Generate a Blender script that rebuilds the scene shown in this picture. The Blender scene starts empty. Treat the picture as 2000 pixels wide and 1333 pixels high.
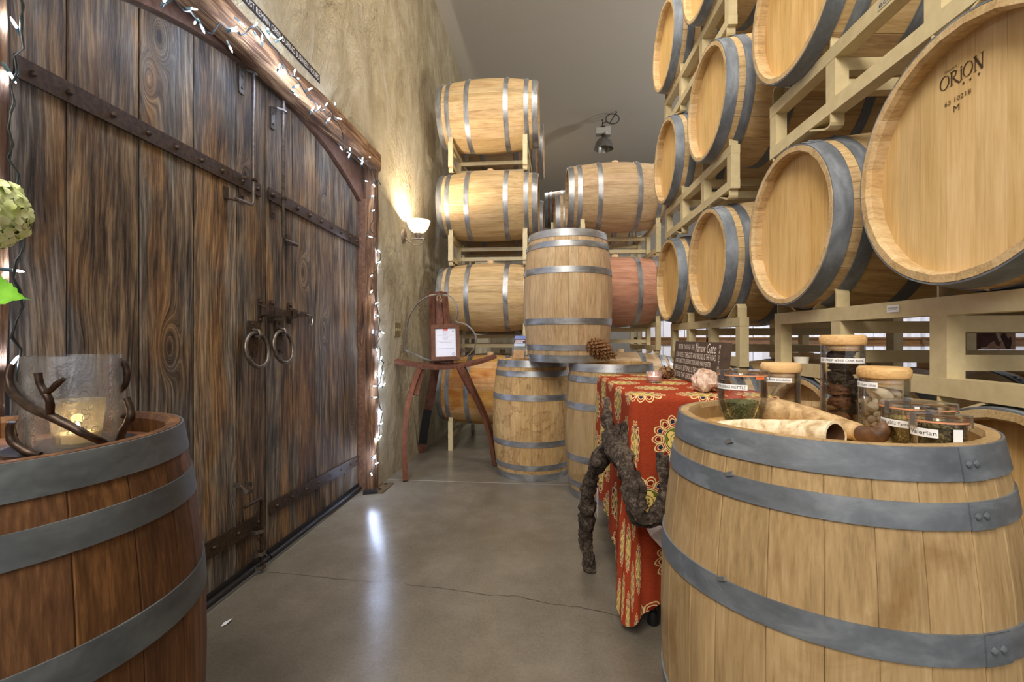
import bpy, bmesh, math, random
from mathutils import Vector, Matrix, noise
random.seed(7)
PI = math.pi
SC = bpy.context.scene
COL = SC.collection

# ------------------------------------------------------------------ camera
cam_d = bpy.data.cameras.new('camera')
cam = bpy.data.objects.new('camera', cam_d)
COL.objects.link(cam)
cam_d.sensor_width = 36.0
cam_d.lens = 16.0
cam_d.shift_y = -0.00325
cam_d.clip_start = 0.02
cam.location = (0, 0, 1.135)
cam.rotation_euler = (PI/2, 0, math.atan(85/889))
SC.camera = cam

# ------------------------------------------------------------------ world, lights, exposure
world = bpy.data.worlds.new('world')
SC.world = world
world.use_nodes = True
bg = world.node_tree.nodes['Background']
bg.inputs[0].default_value = (1.0, 0.96, 0.91, 1)
bg.inputs[1].default_value = 1.0

def area(name, loc, target, size, power, col):
    d = bpy.data.lights.new(name, 'AREA')
    d.shape = 'DISK'
    d.size = size
    d.energy = power
    d.color = col
    o = bpy.data.objects.new(name, d)
    COL.objects.link(o)
    o.location = loc
    o.rotation_euler = (Vector(target)-Vector(loc)).to_track_quat('-Z', 'Y').to_euler()
    return o

WARM = (1.0, 0.92, 0.81)
area('hall_lamp', (-0.75, -1.2, 4.3), (0.5, 1.9, 1.3), 1.3, 122, WARM)
area('hall_lamp', (0.1, 2.3, 4.75), (0.0, 3.6, 0.8), 0.9, 60, WARM)
area('hall_lamp', (-0.6, -2.6, 3.6), (-0.6, 3.0, 1.2), 1.6, 95, (1.0, 0.93, 0.82))
area('warehouse_lamp', (4.2, 5.6, 4.6), (4.4, 7.8, 0.8), 1.4, 250, (0.86, 0.9, 1.0))
area('upward_light', (4.3, 4.2, 2.7), (0.3, 8.0, 4.9), 0.5, 105, (1.0, 0.95, 0.87))
area('upward_light', (0.2, -1.4, 2.9), (0.3, 2.2, 4.9), 1.2, 10, (1.0, 0.95, 0.87))  # added light with no fixture, brightens the ceiling from behind the camera
area('warehouse_lamp', (-0.2, 9.0, 4.4), (-0.2, 9.0, 0), 1.2, 70, (1, .92, .82))

SC.view_settings.view_transform = 'Standard'
SC.view_settings.look = 'None'
SC.view_settings.gamma = 1.0
SC.view_settings.use_curve_mapping = False
SC.view_settings.exposure = 0.0
SC.cycles.transparent_max_bounces = 32
SC.cycles.max_bounces = 8
SC.cycles.sample_clamp_indirect = 4.0

# ------------------------------------------------------------------ node helper
def srgb(r, g, b):
    f = lambda c: (c/255/12.92) if c/255 <= 0.04045 else ((c/255+0.055)/1.055)**2.4
    return (f(r), f(g), f(b), 1)

class G:
    def __init__(s, name):
        s.m = bpy.data.materials.new(name)
        s.m.use_nodes = True
        s.nt = s.m.node_tree
        s.b = s.nt.nodes['Principled BSDF']
        s.o = s.nt.nodes['Material Output']
        s._tc = None
        s._oi = None
    def n(s, t): return s.nt.nodes.new(t)
    def set(s, sock, v):
        if isinstance(v, bpy.types.NodeSocket): s.nt.links.new(v, sock)
        elif v is not None: sock.default_value = v
    def tc(s, w='Object'):
        if s._tc is None: s._tc = s.n('ShaderNodeTexCoord')
        return s._tc.outputs[w]
    def rnd(s):
        if s._oi is None: s._oi = s.n('ShaderNodeObjectInfo')
        return s._oi.outputs['Random']
    def math(s, op, a, b=None, c=None):
        n = s.n('ShaderNodeMath'); n.operation = op
        s.set(n.inputs[0], a)
        if b is not None: s.set(n.inputs[1], b)
        if c is not None: s.set(n.inputs[2], c)
        return n.outputs[0]
    def vm(s, op, a, b=None):
        n = s.n('ShaderNodeVectorMath'); n.operation = op
        s.set(n.inputs[0], a)
        if b is not None: s.set(n.inputs[1], b)
        return n.outputs['Value'] if op in ('LENGTH', 'DISTANCE', 'DOT_PRODUCT') else n.outputs[0]
    def sep(s, v):
        n = s.n('ShaderNodeSeparateXYZ'); s.set(n.inputs[0], v); return n.outputs
    def comb(s, x, y, z):
        n = s.n('ShaderNodeCombineXYZ')
        for i, v in enumerate((x, y, z)): s.set(n.inputs[i], v)
        return n.outputs[0]
    def shifted(s, base=None):
        r = s.rnd()
        off = s.comb(s.math('MULTIPLY', r, 13.7), s.math('MULTIPLY', r, 29.3), s.math('MULTIPLY', r, 7.9))
        return s.vm('ADD', base if base is not None else s.tc(), off)
    def scale(s, v, sc): return s.vm('MULTIPLY', v, sc)
    def noise(s, v, scale=5, detail=4, rough=.55, dist=0):
        n = s.n('ShaderNodeTexNoise')
        s.set(n.inputs['Vector'], v)
        n.inputs['Scale'].default_value = scale
        n.inputs['Detail'].default_value = detail
        n.inputs['Roughness'].default_value = rough
        n.inputs['Distortion'].default_value = dist
        return n.outputs[0]
    def vor(s, v, scale=5, feature='F1'):
        n = s.n('ShaderNodeTexVoronoi'); n.feature = feature
        s.set(n.inputs['Vector'], v)
        n.inputs['Scale'].default_value = scale
        return n.outputs[0]
    def ramp(s, f, stops):
        n = s.n('ShaderNodeValToRGB'); s.set(n.inputs[0], f)
        e = n.color_ramp.elements
        while len(e) < len(stops): e.new(.5)
        for el, (p, c) in zip(e, stops):
            el.position = p
            el.color = c if hasattr(c, '__len__') else (c, c, c, 1)
        return n.outputs[0]
    def mix(s, f, a, b, mode='MIX'):
        n = s.n('ShaderNodeMix'); n.data_type = 'RGBA'; n.blend_type = mode
        s.set(n.inputs[0], f); s.set(n.inputs[6], a); s.set(n.inputs[7], b)
        return n.outputs[2]
    def hsv(s, c, v=1.0, h=.5, sat=1.0):
        n = s.n('ShaderNodeHueSaturation')
        s.set(n.inputs['Hue'], h); s.set(n.inputs['Saturation'], sat); s.set(n.inputs['Value'], v)
        s.set(n.inputs['Color'], c)
        return n.outputs[0]
    def mr(s, v, a, b, c, d):
        n = s.n('ShaderNodeMapRange'); s.set(n.inputs[0], v)
        for i, x in enumerate((a, b, c, d)): n.inputs[i+1].default_value = x
        return n.outputs[0]
    def bump(s, h, st=.3, dist=.01):
        n = s.n('ShaderNodeBump')
        n.inputs['Strength'].default_value = st
        n.inputs['Distance'].default_value = dist
        s.set(n.inputs['Height'], h)
        return n.outputs[0]
    def out(s, col=None, rough=None, metal=None, normal=None, spec=None, em=None, ems=None, trans=None, coat=None, sheen=None):
        I = s.b.inputs
        for k, v in (('Base Color', col), ('Roughness', rough), ('Metallic', metal), ('Normal', normal),
                     ('Specular IOR Level', spec), ('Emission Color', em), ('Emission Strength', ems),
                     ('Transmission Weight', trans), ('Coat Weight', coat), ('Sheen Weight', sheen)):
            if v is not None: s.set(I[k], v)
        return s.m

def plain(name, col, rough=.5, metal=0, **k):
    return G(name).out(col, rough, metal, **k)

def mottled(name, c1, c2, rough=.5, metal=0, scale=20, bump=.1, bd=.002, detail=5):
    g = G(name)
    v = g.shifted()
    f = g.noise(v, scale, detail, .6)
    c = g.ramp(f, [(.3, c1), (.7, c2)])
    return g.out(c, rough, metal, g.bump(f, bump, bd))

def oak(name, lo, mid, hi, stain=None, stain_lo=.55, stain_hi=.75, rough=.6, vary=.2, stain_scale=4.5, axis=2, tide=False):
    g = G(name)
    v = g.shifted()
    ax = lambda q: tuple(q if i == axis else 1 for i in range(3))
    fine = g.noise(g.scale(v, ax(.045)), 160, 5, .6, .3)
    mid_n = g.noise(g.scale(v, ax(.12)), 26, 4, .6, .6)
    big = g.noise(g.scale(v, ax(.5)), 5, 3, .5)
    f = g.math('ADD', g.math('MULTIPLY', fine, .42), g.math('ADD', g.math('MULTIPLY', mid_n, .34), g.math('MULTIPLY', big, .3)))
    c = g.ramp(f, [(.38, lo), (.53, mid), (.68, hi)])
    c = g.hsv(c, v=g.mr(g.rnd(), 0, 1, 1-vary, 1+vary*.6), h=g.mr(g.rnd(), 0, 1, .5+vary*.04, .5-vary*.03), sat=g.mr(g.math('FRACT', g.math('MULTIPLY', g.rnd(), 7.3)), 0, 1, 1-vary*.7, 1+vary*.5))
    fleck = g.ramp(g.noise(g.scale(v, ax(.2)), 70, 3, .7), [(.66, 0.0), (.78, 1.0)])
    c = g.mix(g.math('MULTIPLY', fleck, .35), c, lo)
    if stain:
        t = g.tc()
        sn = g.noise(g.scale(t, (1, 1, .8)), stain_scale, 5, .62, .9)
        c = g.mix(g.math('MULTIPLY', g.ramp(sn, [(stain_lo, 0.0), (stain_hi, 1.0)]), .85), c, stain)
        if tide:   # dried wine tide lines
            tn = g.noise(g.scale(g.vm('ADD', t, (3, 1, 2)), (1, 1, 1.1)), 4.2, 5, .6, .8)
            c = g.mix(g.math('MULTIPLY', g.ramp(tn, [(.5, 0.0), (.52, .75), (.54, .2), (.6, .25), (.68, 0.0)]), .7), c, srgb(112,76,36))
    return g.out(c, rough, 0, g.bump(fine, .16, .0015), spec=.25)

def galv(name, lo, mid, hi, rough=.42, metal=.75):
    g = G(name)
    v = g.shifted()
    f = g.noise(g.scale(v, (1, 1, 2.5)), 7, 6, .6, .6)
    sp = g.vor(v, 70)
    c = g.ramp(f, [(.3, lo), (.5, mid), (.72, hi)])
    sf = g.ramp(g.noise(g.scale(v, (1, 1, 3)), 45, 5, .75), [(.6, 0.0), (.72, 1.0)])
    c = g.mix(g.math('MULTIPLY', sf, .45), c, hi)
    c = g.mix(.10, c, g.ramp(sp, [(.1, hi), (.6, lo)]))
    return g.out(c, g.mr(f, .3, .7, rough-.08, rough+.15), metal, g.bump(f, .08, .002))

def thin_glass(name, tint=(1, 1, 1, 1), haze=0.0, hazecol=(.8, .8, .8, 1), rim=.06, bumpy=0):
    g = G(name)
    tr = g.n('ShaderNodeBsdfTransparent'); tr.inputs[0].default_value = tint
    gl = g.n('ShaderNodeBsdfGlossy'); gl.inputs['Roughness'].default_value = .04
    lw = g.n('ShaderNodeLayerWeight'); lw.inputs[0].default_value = .25
    if bumpy:
        bn = g.bump(g.noise(g.tc(), 55, 3, .6), bumpy, .004)
        g.set(gl.inputs['Normal'], bn)
    f = g.math('ADD', g.math('MULTIPLY', lw.outputs['Fresnel'], .75), rim*.4)
    mx = g.n('ShaderNodeMixShader')
    g.set(mx.inputs[0], f); g.set(mx.inputs[1], tr.outputs[0]); g.set(mx.inputs[2], gl.outputs[0])
    last = mx.outputs[0]
    if haze:
        df = g.n('ShaderNodeBsdfDiffuse'); df.inputs[0].default_value = hazecol
        tl = g.n('ShaderNodeBsdfTranslucent'); tl.inputs[0].default_value = hazecol
        a = g.n('ShaderNodeMixShader'); a.inputs[0].default_value = .5
        g.set(a.inputs[1], df.outputs[0]); g.set(a.inputs[2], tl.outputs[0])
        hz = g.mr(g.noise(g.tc(), 30, 4, .6), .35, .7, haze*.4, haze*1.6)
        b = g.n('ShaderNodeMixShader')
        g.set(b.inputs[0], hz); g.set(b.inputs[1], last); g.set(b.inputs[2], a.outputs[0])
        last = b.outputs[0]
    g.nt.links.new(last, g.o.inputs['Surface'])
    return g.m


_cc, _ss = 0.995460, 0.095179
def C2V(x, z): return (x*_cc-z*_ss, x*_ss+z*_cc)      # positions surveyed in the turned frame of the aisle
def A(px, py, d):
    xc = (px-1000)/889*d
    return (xc*_cc-d*_ss, xc*_ss+d*_cc, 1.135+(660-py)/889*d)
AH = A3 = A

# ------------------------------------------------------------------ mesh helper
class MB:
    def __init__(s): s.v = []; s.f = []; s.mi = []; s.uv = None; s.cur = 0
    def add(s, vs, fs):
        o = len(s.v)
        s.v += [tuple(p) for p in vs]
        for f in fs:
            s.f.append([i+o for i in f]); s.mi.append(s.cur)
        return s
    def box(s, a, b, M=None):
        x0, y0, z0 = a; x1, y1, z1 = b
        vs = [Vector(p) for p in ((x0,y0,z0),(x1,y0,z0),(x1,y1,z0),(x0,y1,z0),(x0,y0,z1),(x1,y0,z1),(x1,y1,z1),(x0,y1,z1))]
        if M: vs = [M @ p for p in vs]
        return s.add(vs, [(0,3,2,1),(4,5,6,7),(0,1,5,4),(1,2,6,5),(2,3,7,6),(3,0,4,7)])
    def lathe(s, prof, n=32, c=(0,0,0), closed=False, a0=0, M=None):
        vs = []
        for r, z in prof:
            for k in range(n):
                a = a0+2*PI*k/n
                p = Vector((r*math.cos(a)+c[0], r*math.sin(a)+c[1], z+c[2]))
                vs.append(M @ p if M else p)
        fs = []
        m = len(prof)
        for i in range(m if closed else m-1):
            j = (i+1) % m
            for k in range(n):
                l = (k+1) % n
                fs.append((i*n+k, i*n+l, j*n+l, j*n+k))
        if not closed:
            if prof[0][0] > 1e-5: fs.append(tuple(range(n-1, -1, -1)))
            if prof[-1][0] > 1e-5: fs.append(tuple((m-1)*n+k for k in range(n)))
        return s.add(vs, fs)
    def tube(s, pts, rad, n=10, caps=True, fn=None, closed=False):
        pts = [Vector(p) for p in pts]
        if not hasattr(rad, '__len__'): rad = [rad]*len(pts)
        m = len(pts)
        t = []
        for i in range(m):
            if closed: d = pts[(i+1) % m]-pts[i-1]
            else: d = pts[min(i+1, m-1)]-pts[max(i-1, 0)]
            t.append(d.normalized() if d.length > 1e-9 else Vector((0,0,1)))
        up = Vector((0,0,1)) if abs(t[0].z) < .9 else Vector((1,0,0))
        nrm = (up - t[0]*up.dot(t[0])).normalized()
        vs = []
        for i in range(m):
            if i:
                q = t[i-1].rotation_difference(t[i])
                nrm = (q @ nrm); nrm = (nrm - t[i]*nrm.dot(t[i])).normalized()
            bi = t[i].cross(nrm)
            for k in range(n):
                a = 2*PI*k/n
                r = rad[i]
                if fn: r = fn(i, a, r, pts[i])
                vs.append(pts[i]+nrm*(r*math.cos(a))+bi*(r*math.sin(a)))
        fs = []
        for i in range(m if closed else m-1):
            j = (i+1) % m
            for k in range(n):
                l = (k+1) % n
                fs.append((i*n+k, i*n+l, j*n+l, j*n+k))
        if caps and not closed:
            fs.append(tuple(range(n-1, -1, -1)))
            fs.append(tuple((m-1)*n+k for k in range(n)))
        return s.add(vs, fs)
    def strip(s, pts, width, t, wdir):
        """flat bar along pts: width vector direction wdir (or list), thickness t"""
        pts = [Vector(p) for p in pts]; m = len(pts)
        vs = []
        for i in range(m):
            d = (pts[min(i+1, m-1)]-pts[max(i-1, 0)]).normalized()
            w = Vector(wdir[i] if isinstance(wdir, list) else wdir)
            w = (w-d*w.dot(d)).normalized()
            nn = d.cross(w)
            hw = (width[i] if hasattr(width, '__len__') else width)/2
            for a, b in ((-1,-1),(1,-1),(1,1),(-1,1)):
                vs.append(pts[i]+w*(a*hw)+nn*(b*t/2))
        fs = []
        for i in range(m-1):
            for k in range(4):
                l = (k+1) % 4
                fs.append((i*4+k, i*4+l, i*4+4+l, i*4+4+k))
        fs += [(3,2,1,0), tuple((m-1)*4+k for k in range(4))]
        return s.add(vs, fs)
    def prism(s, poly, h, M):
        """2D polygon extruded along local z, placed by M"""
        n = len(poly)
        vs = [M @ Vector((x, y, 0)) for x, y in poly]+[M @ Vector((x, y, h)) for x, y in poly]
        fs = [tuple(range(n-1, -1, -1)), tuple(range(n, 2*n))]
        for k in range(n):
            l = (k+1) % n
            fs.append((k, l, n+l, n+k))
        return s.add(vs, fs)
    def rock(s, c, r, seed=0, amp=.25, freq=2.0, sub=2, sq=(1,1,1), ridged=False):
        bm = bmesh.new(); bmesh.ops.create_icosphere(bm, subdivisions=sub, radius=1)
        off = Vector((seed*3.7, seed*1.3, seed*5.1))
        vs = []
        for v in bm.verts:
            d = noise.noise(v.co*freq+off)+.5*noise.noise(v.co*freq*2.3+off)
            if ridged: d = abs(d)*1.4-.3
            p = v.co*(1+amp*d)
            vs.append(Vector((p.x*r*sq[0]+c[0], p.y*r*sq[1]+c[1], p.z*r*sq[2]+c[2])))
        fs = [[v.index for v in f.verts] for f in bm.faces]
        bm.free()
        return s.add(vs, fs)
    def mesh(s, name, mats, smooth=None, fix=True):
        me = bpy.data.meshes.new(name)
        me.from_pydata(s.v, [], s.f)
        for m in (mats if isinstance(mats, (list, tuple)) else [mats]): me.materials.append(m)
        if any(s.mi): me.polygons.foreach_set('material_index', s.mi)
        if s.uv is not None:
            L = me.uv_layers.new(name='UVMap')
            for lp in me.loops: L.data[lp.index].uv = s.uv[lp.vertex_index]
        if fix:
            bm = bmesh.new(); bm.from_mesh(me)
            bmesh.ops.recalc_face_normals(bm, faces=bm.faces)
            bm.to_mesh(me); bm.free()
        if smooth is not None:
            me.polygons.foreach_set('use_smooth', [True]*len(me.polygons))
            if smooth < 180: me.set_sharp_from_angle(angle=math.radians(smooth))
        me.update()
        return me

def put(name, me, parent=None, M=None):
    o = bpy.data.objects.new(name, me)
    COL.objects.link(o)
    if parent: o.parent = parent
    if M is not None: o.matrix_local = M
    return o

def obj(name, mb, mat, parent=None, smooth=None, M=None, fix=True):
    return put(name, mb.mesh(name, mat, smooth, fix), parent, M)

def tag(o, label=None, cat=None, group=None, kind=None):
    if label: o['label'] = label
    if cat: o['category'] = cat
    if group: o['group'] = group
    if kind: o['kind'] = kind
    return o

def thing(name, label, cat, M=None, group=None, kind=None):
    o = bpy.data.objects.new(name, None)
    o.empty_display_size = .05
    COL.objects.link(o)
    if M is not None:
        o.matrix_world = M if isinstance(M, Matrix) else Matrix.Translation(M)
    return tag(o, label, cat, group, kind)

def frame(o, ex, ey, ez=None):
    ex = Vector(ex).normalized(); ey = Vector(ey)
    ez = ex.cross(ey).normalized() if ez is None else Vector(ez).normalized()
    ey = ez.cross(ex)
    M = Matrix.Identity(4)
    for i in range(3):
        M[i][0], M[i][1], M[i][2], M[i][3] = ex[i], ey[i], ez[i], o[i]
    return M

_tcache = {}
def text_flat(s, shear=0.0):
    k = (s, shear)
    if k in _tcache: return _tcache[k]
    cu = bpy.data.curves.new('text', 'FONT')
    cu.body = s; cu.size = 1; cu.shear = shear; cu.resolution_u = 2
    cu.fill_mode = 'FRONT'
    o = bpy.data.objects.new('text', cu); COL.objects.link(o)
    dg = bpy.context.evaluated_depsgraph_get()
    me = o.evaluated_get(dg).to_mesh()
    vs = [(v.co.x, v.co.y) for v in me.vertices]
    fs = [list(p.vertices) for p in me.polygons]
    o.evaluated_get(dg).to_mesh_clear()
    bpy.data.objects.remove(o); bpy.data.curves.remove(cu)
    x0 = min(v[0] for v in vs); x1 = max(v[0] for v in vs)
    y0 = min(v[1] for v in vs); y1 = max(v[1] for v in vs)
    _tcache[k] = (vs, fs, x0, x1, y0, y1)
    return _tcache[k]

def text_fit(mb, s, x, y, w, h, fn, shear=0):
    """write s into the box x..x+w, y..y+h; fn maps 2D to 3D"""
    vs, fs, x0, x1, y0, y1 = text_flat(s, shear)
    mb.add([fn(x+(a-x0)/(x1-x0)*w, y+(b-y0)/(y1-y0)*h) for a, b in vs], fs)

def flat_fn(M, eps=.0006):
    return lambda a, b: M @ Vector((a, b, eps))

def ribbon2d(mb, pts, ws, fn):
    """brush stroke in 2D with a width per point"""
    P = [Vector((p[0], p[1])) for p in pts]; m = len(P)
    vs = []
    for i in range(m):
        d = P[min(i+1, m-1)]-P[max(i-1, 0)]
        d = d.normalized() if d.length > 1e-9 else Vector((1, 0))
        n = Vector((-d.y, d.x))*(ws[i] if hasattr(ws, '__len__') else ws)*.5
        vs += [fn(*(P[i]+n)), fn(*(P[i]-n))]
    mb.add(vs, [(2*i, 2*i+1, 2*i+3, 2*i+2) for i in range(m-1)])

# ------------------------------------------------------------------ materials
M_oak = oak('light_oak', srgb(156,126,88), srgb(194,165,120), srgb(214,190,150), vary=.08)
M_oak_warm = oak('warm_oak', srgb(146,118,88), srgb(184,156,120), srgb(206,182,148), vary=.08)
M_head = oak('head_oak', srgb(190,150,92), srgb(214,176,114), srgb(228,194,134), vary=.05, axis=0)
M_oak_fg = oak('clean_oak', srgb(134,111,76), srgb(166,139,100), srgb(184,159,119), stain=srgb(126,94,54), stain_lo=.53, stain_hi=.72, vary=.025)
M_oak_stain = oak('stained_oak', srgb(146,114,72), srgb(186,152,104), srgb(208,178,128), stain=srgb(64,44,24), stain_lo=.62, stain_hi=.72, vary=.04, stain_scale=7, tide=True)
M_oak_red = oak('wine_red_oak', srgb(140,96,78), srgb(176,126,102), srgb(196,150,124), vary=.06)
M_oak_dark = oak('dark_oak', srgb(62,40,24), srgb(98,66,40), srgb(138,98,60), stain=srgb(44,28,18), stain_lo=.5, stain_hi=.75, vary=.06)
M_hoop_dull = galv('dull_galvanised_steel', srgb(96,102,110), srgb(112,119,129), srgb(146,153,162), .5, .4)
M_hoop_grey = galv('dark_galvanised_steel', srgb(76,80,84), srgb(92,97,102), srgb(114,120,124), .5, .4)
M_hoop = galv('bright_galvanised_steel', srgb(128,130,132), srgb(156,158,162), srgb(184,186,190), .38, .7)
M_rack = mottled('cream_rack_paint', srgb(190,174,134), srgb(206,190,150), .45, 0, 30, .05, .001)
M_iron = mottled('rusty_iron', srgb(48,36,28), srgb(84,66,52), .5, .55, 60, .2, .001)
M_iron_b = mottled('worn_iron', srgb(84,76,68), srgb(130,120,110), .38, .8, 50, .1, .001)
M_black = plain('black_rubber', srgb(22,22,24), .5)
M_white = plain('white_paper', srgb(232,232,238), .7)
M_ink = plain('dark_ink', srgb(40,34,30), .8)
M_brandmark = plain('burnt_brand', srgb(70,48,28), .8)
M_glass = thin_glass('clear_jar_glass')
M_rust_red = oak('mahogany_stain', srgb(60,34,24), srgb(94,56,40), srgb(124,80,60), vary=.12)
M_bung = plain('pale_bung', srgb(210,180,140), .7)
# ------------------------------------------------------------------ the room
def floor_mat():
    g = G('polished_concrete')
    t = g.tc()
    big = g.noise(t, .9, 5, .6, .4)
    md = g.noise(t, 6, 6, .65)
    fn = g.noise(t, 90, 3, .6)
    f = g.math('ADD', g.math('MULTIPLY', big, .55), g.math('ADD', g.math('MULTIPLY', md, .25), g.math('MULTIPLY', fn, .2)))
    c = g.ramp(f, [(.36, srgb(94,88,77)), (.5, srgb(112,105,94)), (.64, srgb(130,123,112))])
    return g.out(c, g.mr(big, .3, .7, .2, .27), 0, g.bump(fn, .03, .001), spec=.5)
fl = MB().box((-1.75, -6, -.12), (9.2, 14.2, 0))
floor = tag(obj('floor', fl, floor_mat()), kind='structure')
cr = MB()
pts = [(-1.389,2.08),(-1.2,2.072),(-1.0,2.05),(-.865,2.042),(-.74,2.058),(-.66,2.03),(-.52,2.02),(-.422,2.007),(-.3,1.985),(-.18,1.99),(-.03,1.95),(.12,1.93),(.298,1.871)]
fine = []
for (a, b) in zip(pts, pts[1:]):
    for k in range(8):
        t = k/8
        fine.append((a[0]+(b[0]-a[0])*t, a[1]+(b[1]-a[1])*t+random.uniform(-.005,.005)))
ribbon2d(cr, fine, [.0015+.003*random.random() for _ in fine], lambda x, y: Vector((x, y, .0006)))
obj('crack', cr, plain('crack_shadow', srgb(58,52,44), .9), floor)
jt = MB().box((-1.34, 3.525, 0), (4, 3.531, .0008))
obj('control_joint', jt, plain('joint_filler', srgb(150,146,136), .8), floor)

def ceiling_mat():
    g = G('grey_ceiling_paint')
    f = g.noise(g.tc(), 120, 3, .6)
    return g.out(g.ramp(f, [(.35, srgb(176,171,162)), (.65, srgb(190,185,176))]), .85, 0, g.bump(f, .2, .003))
tag(obj('ceiling', MB().box((-1.75, -6, 4.9), (9.2, 14.2, 5.05)), ceiling_mat()), kind='structure')

def plaster_mat():
    g = G('trowelled_plaster')
    t = g.tc()
    rot = g.n('ShaderNodeMapping'); g.set(rot.inputs[0], t); rot.inputs['Rotation'].default_value = (-.5, 0, 0); rot.inputs['Scale'].default_value = (1, 1, .62)
    v = rot.outputs[0]
    a = g.noise(v, 3.8, 8, .68, .9)
    b = g.noise(t, 13, 6, .65, 1.0)
    big = g.noise(t, .8, 4, .6)
    f = g.math('ADD', g.math('MULTIPLY', a, .55), g.math('MULTIPLY', big, .45))
    c = g.ramp(f, [(.36, srgb(146,134,108)), (.48, srgb(176,163,134)), (.58, srgb(194,183,158)), (.70, srgb(212,204,186))])
    sp = g.ramp(g.noise(t, 60, 2, .5), [(.68, 0.0), (.76, 1.0)])
    c = g.mix(g.math('MULTIPLY', sp, .25), c, srgb(90,74,50))
    h = g.math('ADD', g.math('MULTIPLY', a, 1.0), g.math('MULTIPLY', b, .35))
    return g.out(c, .75, 0, g.bump(h, 1.0, .07), spec=.2)
M_pl = plaster_mat()
wl = MB()
wl.box((-1.75, 3.345, 0), (-1.34, 14.2, 4.9))
wl.box((-1.75, -6, 0), (-1.42, .895, 4.9))
wl.box((-1.75, .895, 2.5), (-1.34, 3.345, 4.9))
tag(obj('wall_left', wl, M_pl), kind='structure')
M_dry = mottled('grey_wall_paint', srgb(150,146,138), srgb(164,160,152), .85, 0, 60, .1, .002)
tag(obj('wall_back', MB().box((-1.75, 13.9, 0), (9.2, 14.2, 4.9)), M_dry), kind='structure')
tag(obj('wall_right', MB().box((9.0, -6, 0), (9.2, 13.9, 4.9)), M_dry), kind='structure')

# ---- rough timber frame round the door
def rough_wood(name, lo, mid, hi, axis):
    g = G(name)
    v = g.shifted()
    sc = [1, 1, 1]; sc[axis] = .07
    a = g.noise(g.scale(v, tuple(sc)), 45, 6, .65, .8)
    sc[axis] = .25
    b = g.noise(g.scale(v, tuple(sc)), 9, 5, .6, .5)
    f = g.math('ADD', g.math('MULTIPLY', a, .55), g.math('MULTIPLY', b, .45))
    c = g.ramp(f, [(.36, lo), (.5, mid), (.62, hi)])
    return g.out(c, .75, 0, g.bump(a, .9, .02), spec=.2)
M_beam = rough_wood('rough_beam_wood', srgb(38,26,18), srgb(108,76,52), srgb(182,142,102), 1)
M_post = rough_wood('rough_post_wood', srgb(48,34,26), srgb(104,76,56), srgb(170,130,92), 2)
def rough_bar(axis, a0, a1, c, hw, hh, seed, n=46):
    """hewn bar along an axis: noisy superellipse section. c = (X, other) centre"""
    mb = MB(); vs = []; fs = []; k = 22
    for i in range(n+1):
        t = a0+(a1-a0)*i/n
        for j in range(k):
            a = 2*PI*j/k
            ca, sa = math.cos(a), math.sin(a)
            u = math.copysign(abs(ca)**.45, ca)*hw; w = math.copysign(abs(sa)**.45, sa)*hh
            d = noise.noise(Vector((t*3.1+seed, u*9, w*9)))*.55+noise.noise(Vector((t*1.6+seed*2, u*30, w*30)))*.45
            s = 1+.27*d
            u *= s; w *= s
            vs.append((c[0]+u, t, c[1]+w) if axis == 1 else (c[0]+u, c[1]+w, t))
        if i:
            for j in range(k):
                l = (j+1) % k
                fs.append(((i-1)*k+j, (i-1)*k+l, i*k+l, i*k+j))
    fs += [tuple(range(k)), tuple(n*k+j for j in range(k))]
    return mb.add(vs, fs)
tag(obj('trim_1', rough_bar(1, .80, 3.335, (-1.372, 2.462), .056, .076, 1, 70), M_beam, smooth=50), kind='structure')
tag(obj('trim_2', rough_bar(2, 0, 2.40, (-1.395, 3.292), .062, .046, 5), M_post, smooth=50), kind='structure')
tag(obj('trim_3', rough_bar(2, 0, 2.40, (-1.395, .958), .062, .044, 9), M_post, smooth=50), kind='structure')

# ---- arched spandrel panel above the doors
YC = 2.163; ARC = 2.295; ATOP = 2.412
def arch(y): return ATOP-ARC+math.sqrt(ARC*ARC-(y-YC)**2)
M_spand = mottled('brown_steel_panel', srgb(98,70,54), srgb(134,102,84), .34, .3, 40, .1, .002)
ys = [1.055+(3.262-1.055)*i/24 for i in range(25)]
sp = MB()
vs = []; fs = []
for y in ys:
    z = arch(min(max(y, 1.075), 3.25))
    vs += [(-1.43, y, z), (-1.43, y, 2.52), (-1.49, y, z), (-1.49, y, 2.52)]
for i in range(24):
    o = i*4
    fs += [(o, o+4, o+5, o+1), (o+2, o+3, o+7, o+6), (o, o+2, o+6, o+4), (o+1, o+5, o+7, o+3)]
fs += [(0,1,3,2), (96,98,99,97)]
sp.add(vs, fs)
tag(obj('trim_4', sp, M_spand), kind='structure')
jb = MB().box((-1.53, 3.243, 0), (-1.40, 3.262, 2.16))
tag(obj('trim_5', jb, M_spand), kind='structure')
jb = MB().box((-1.53, .98, 0), (-1.447, 1.079, 2.16))
tag(obj('trim_6', jb, M_black), kind='structure')  # jamb strip coloured black to stand in for the shaded gap beside the post

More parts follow.
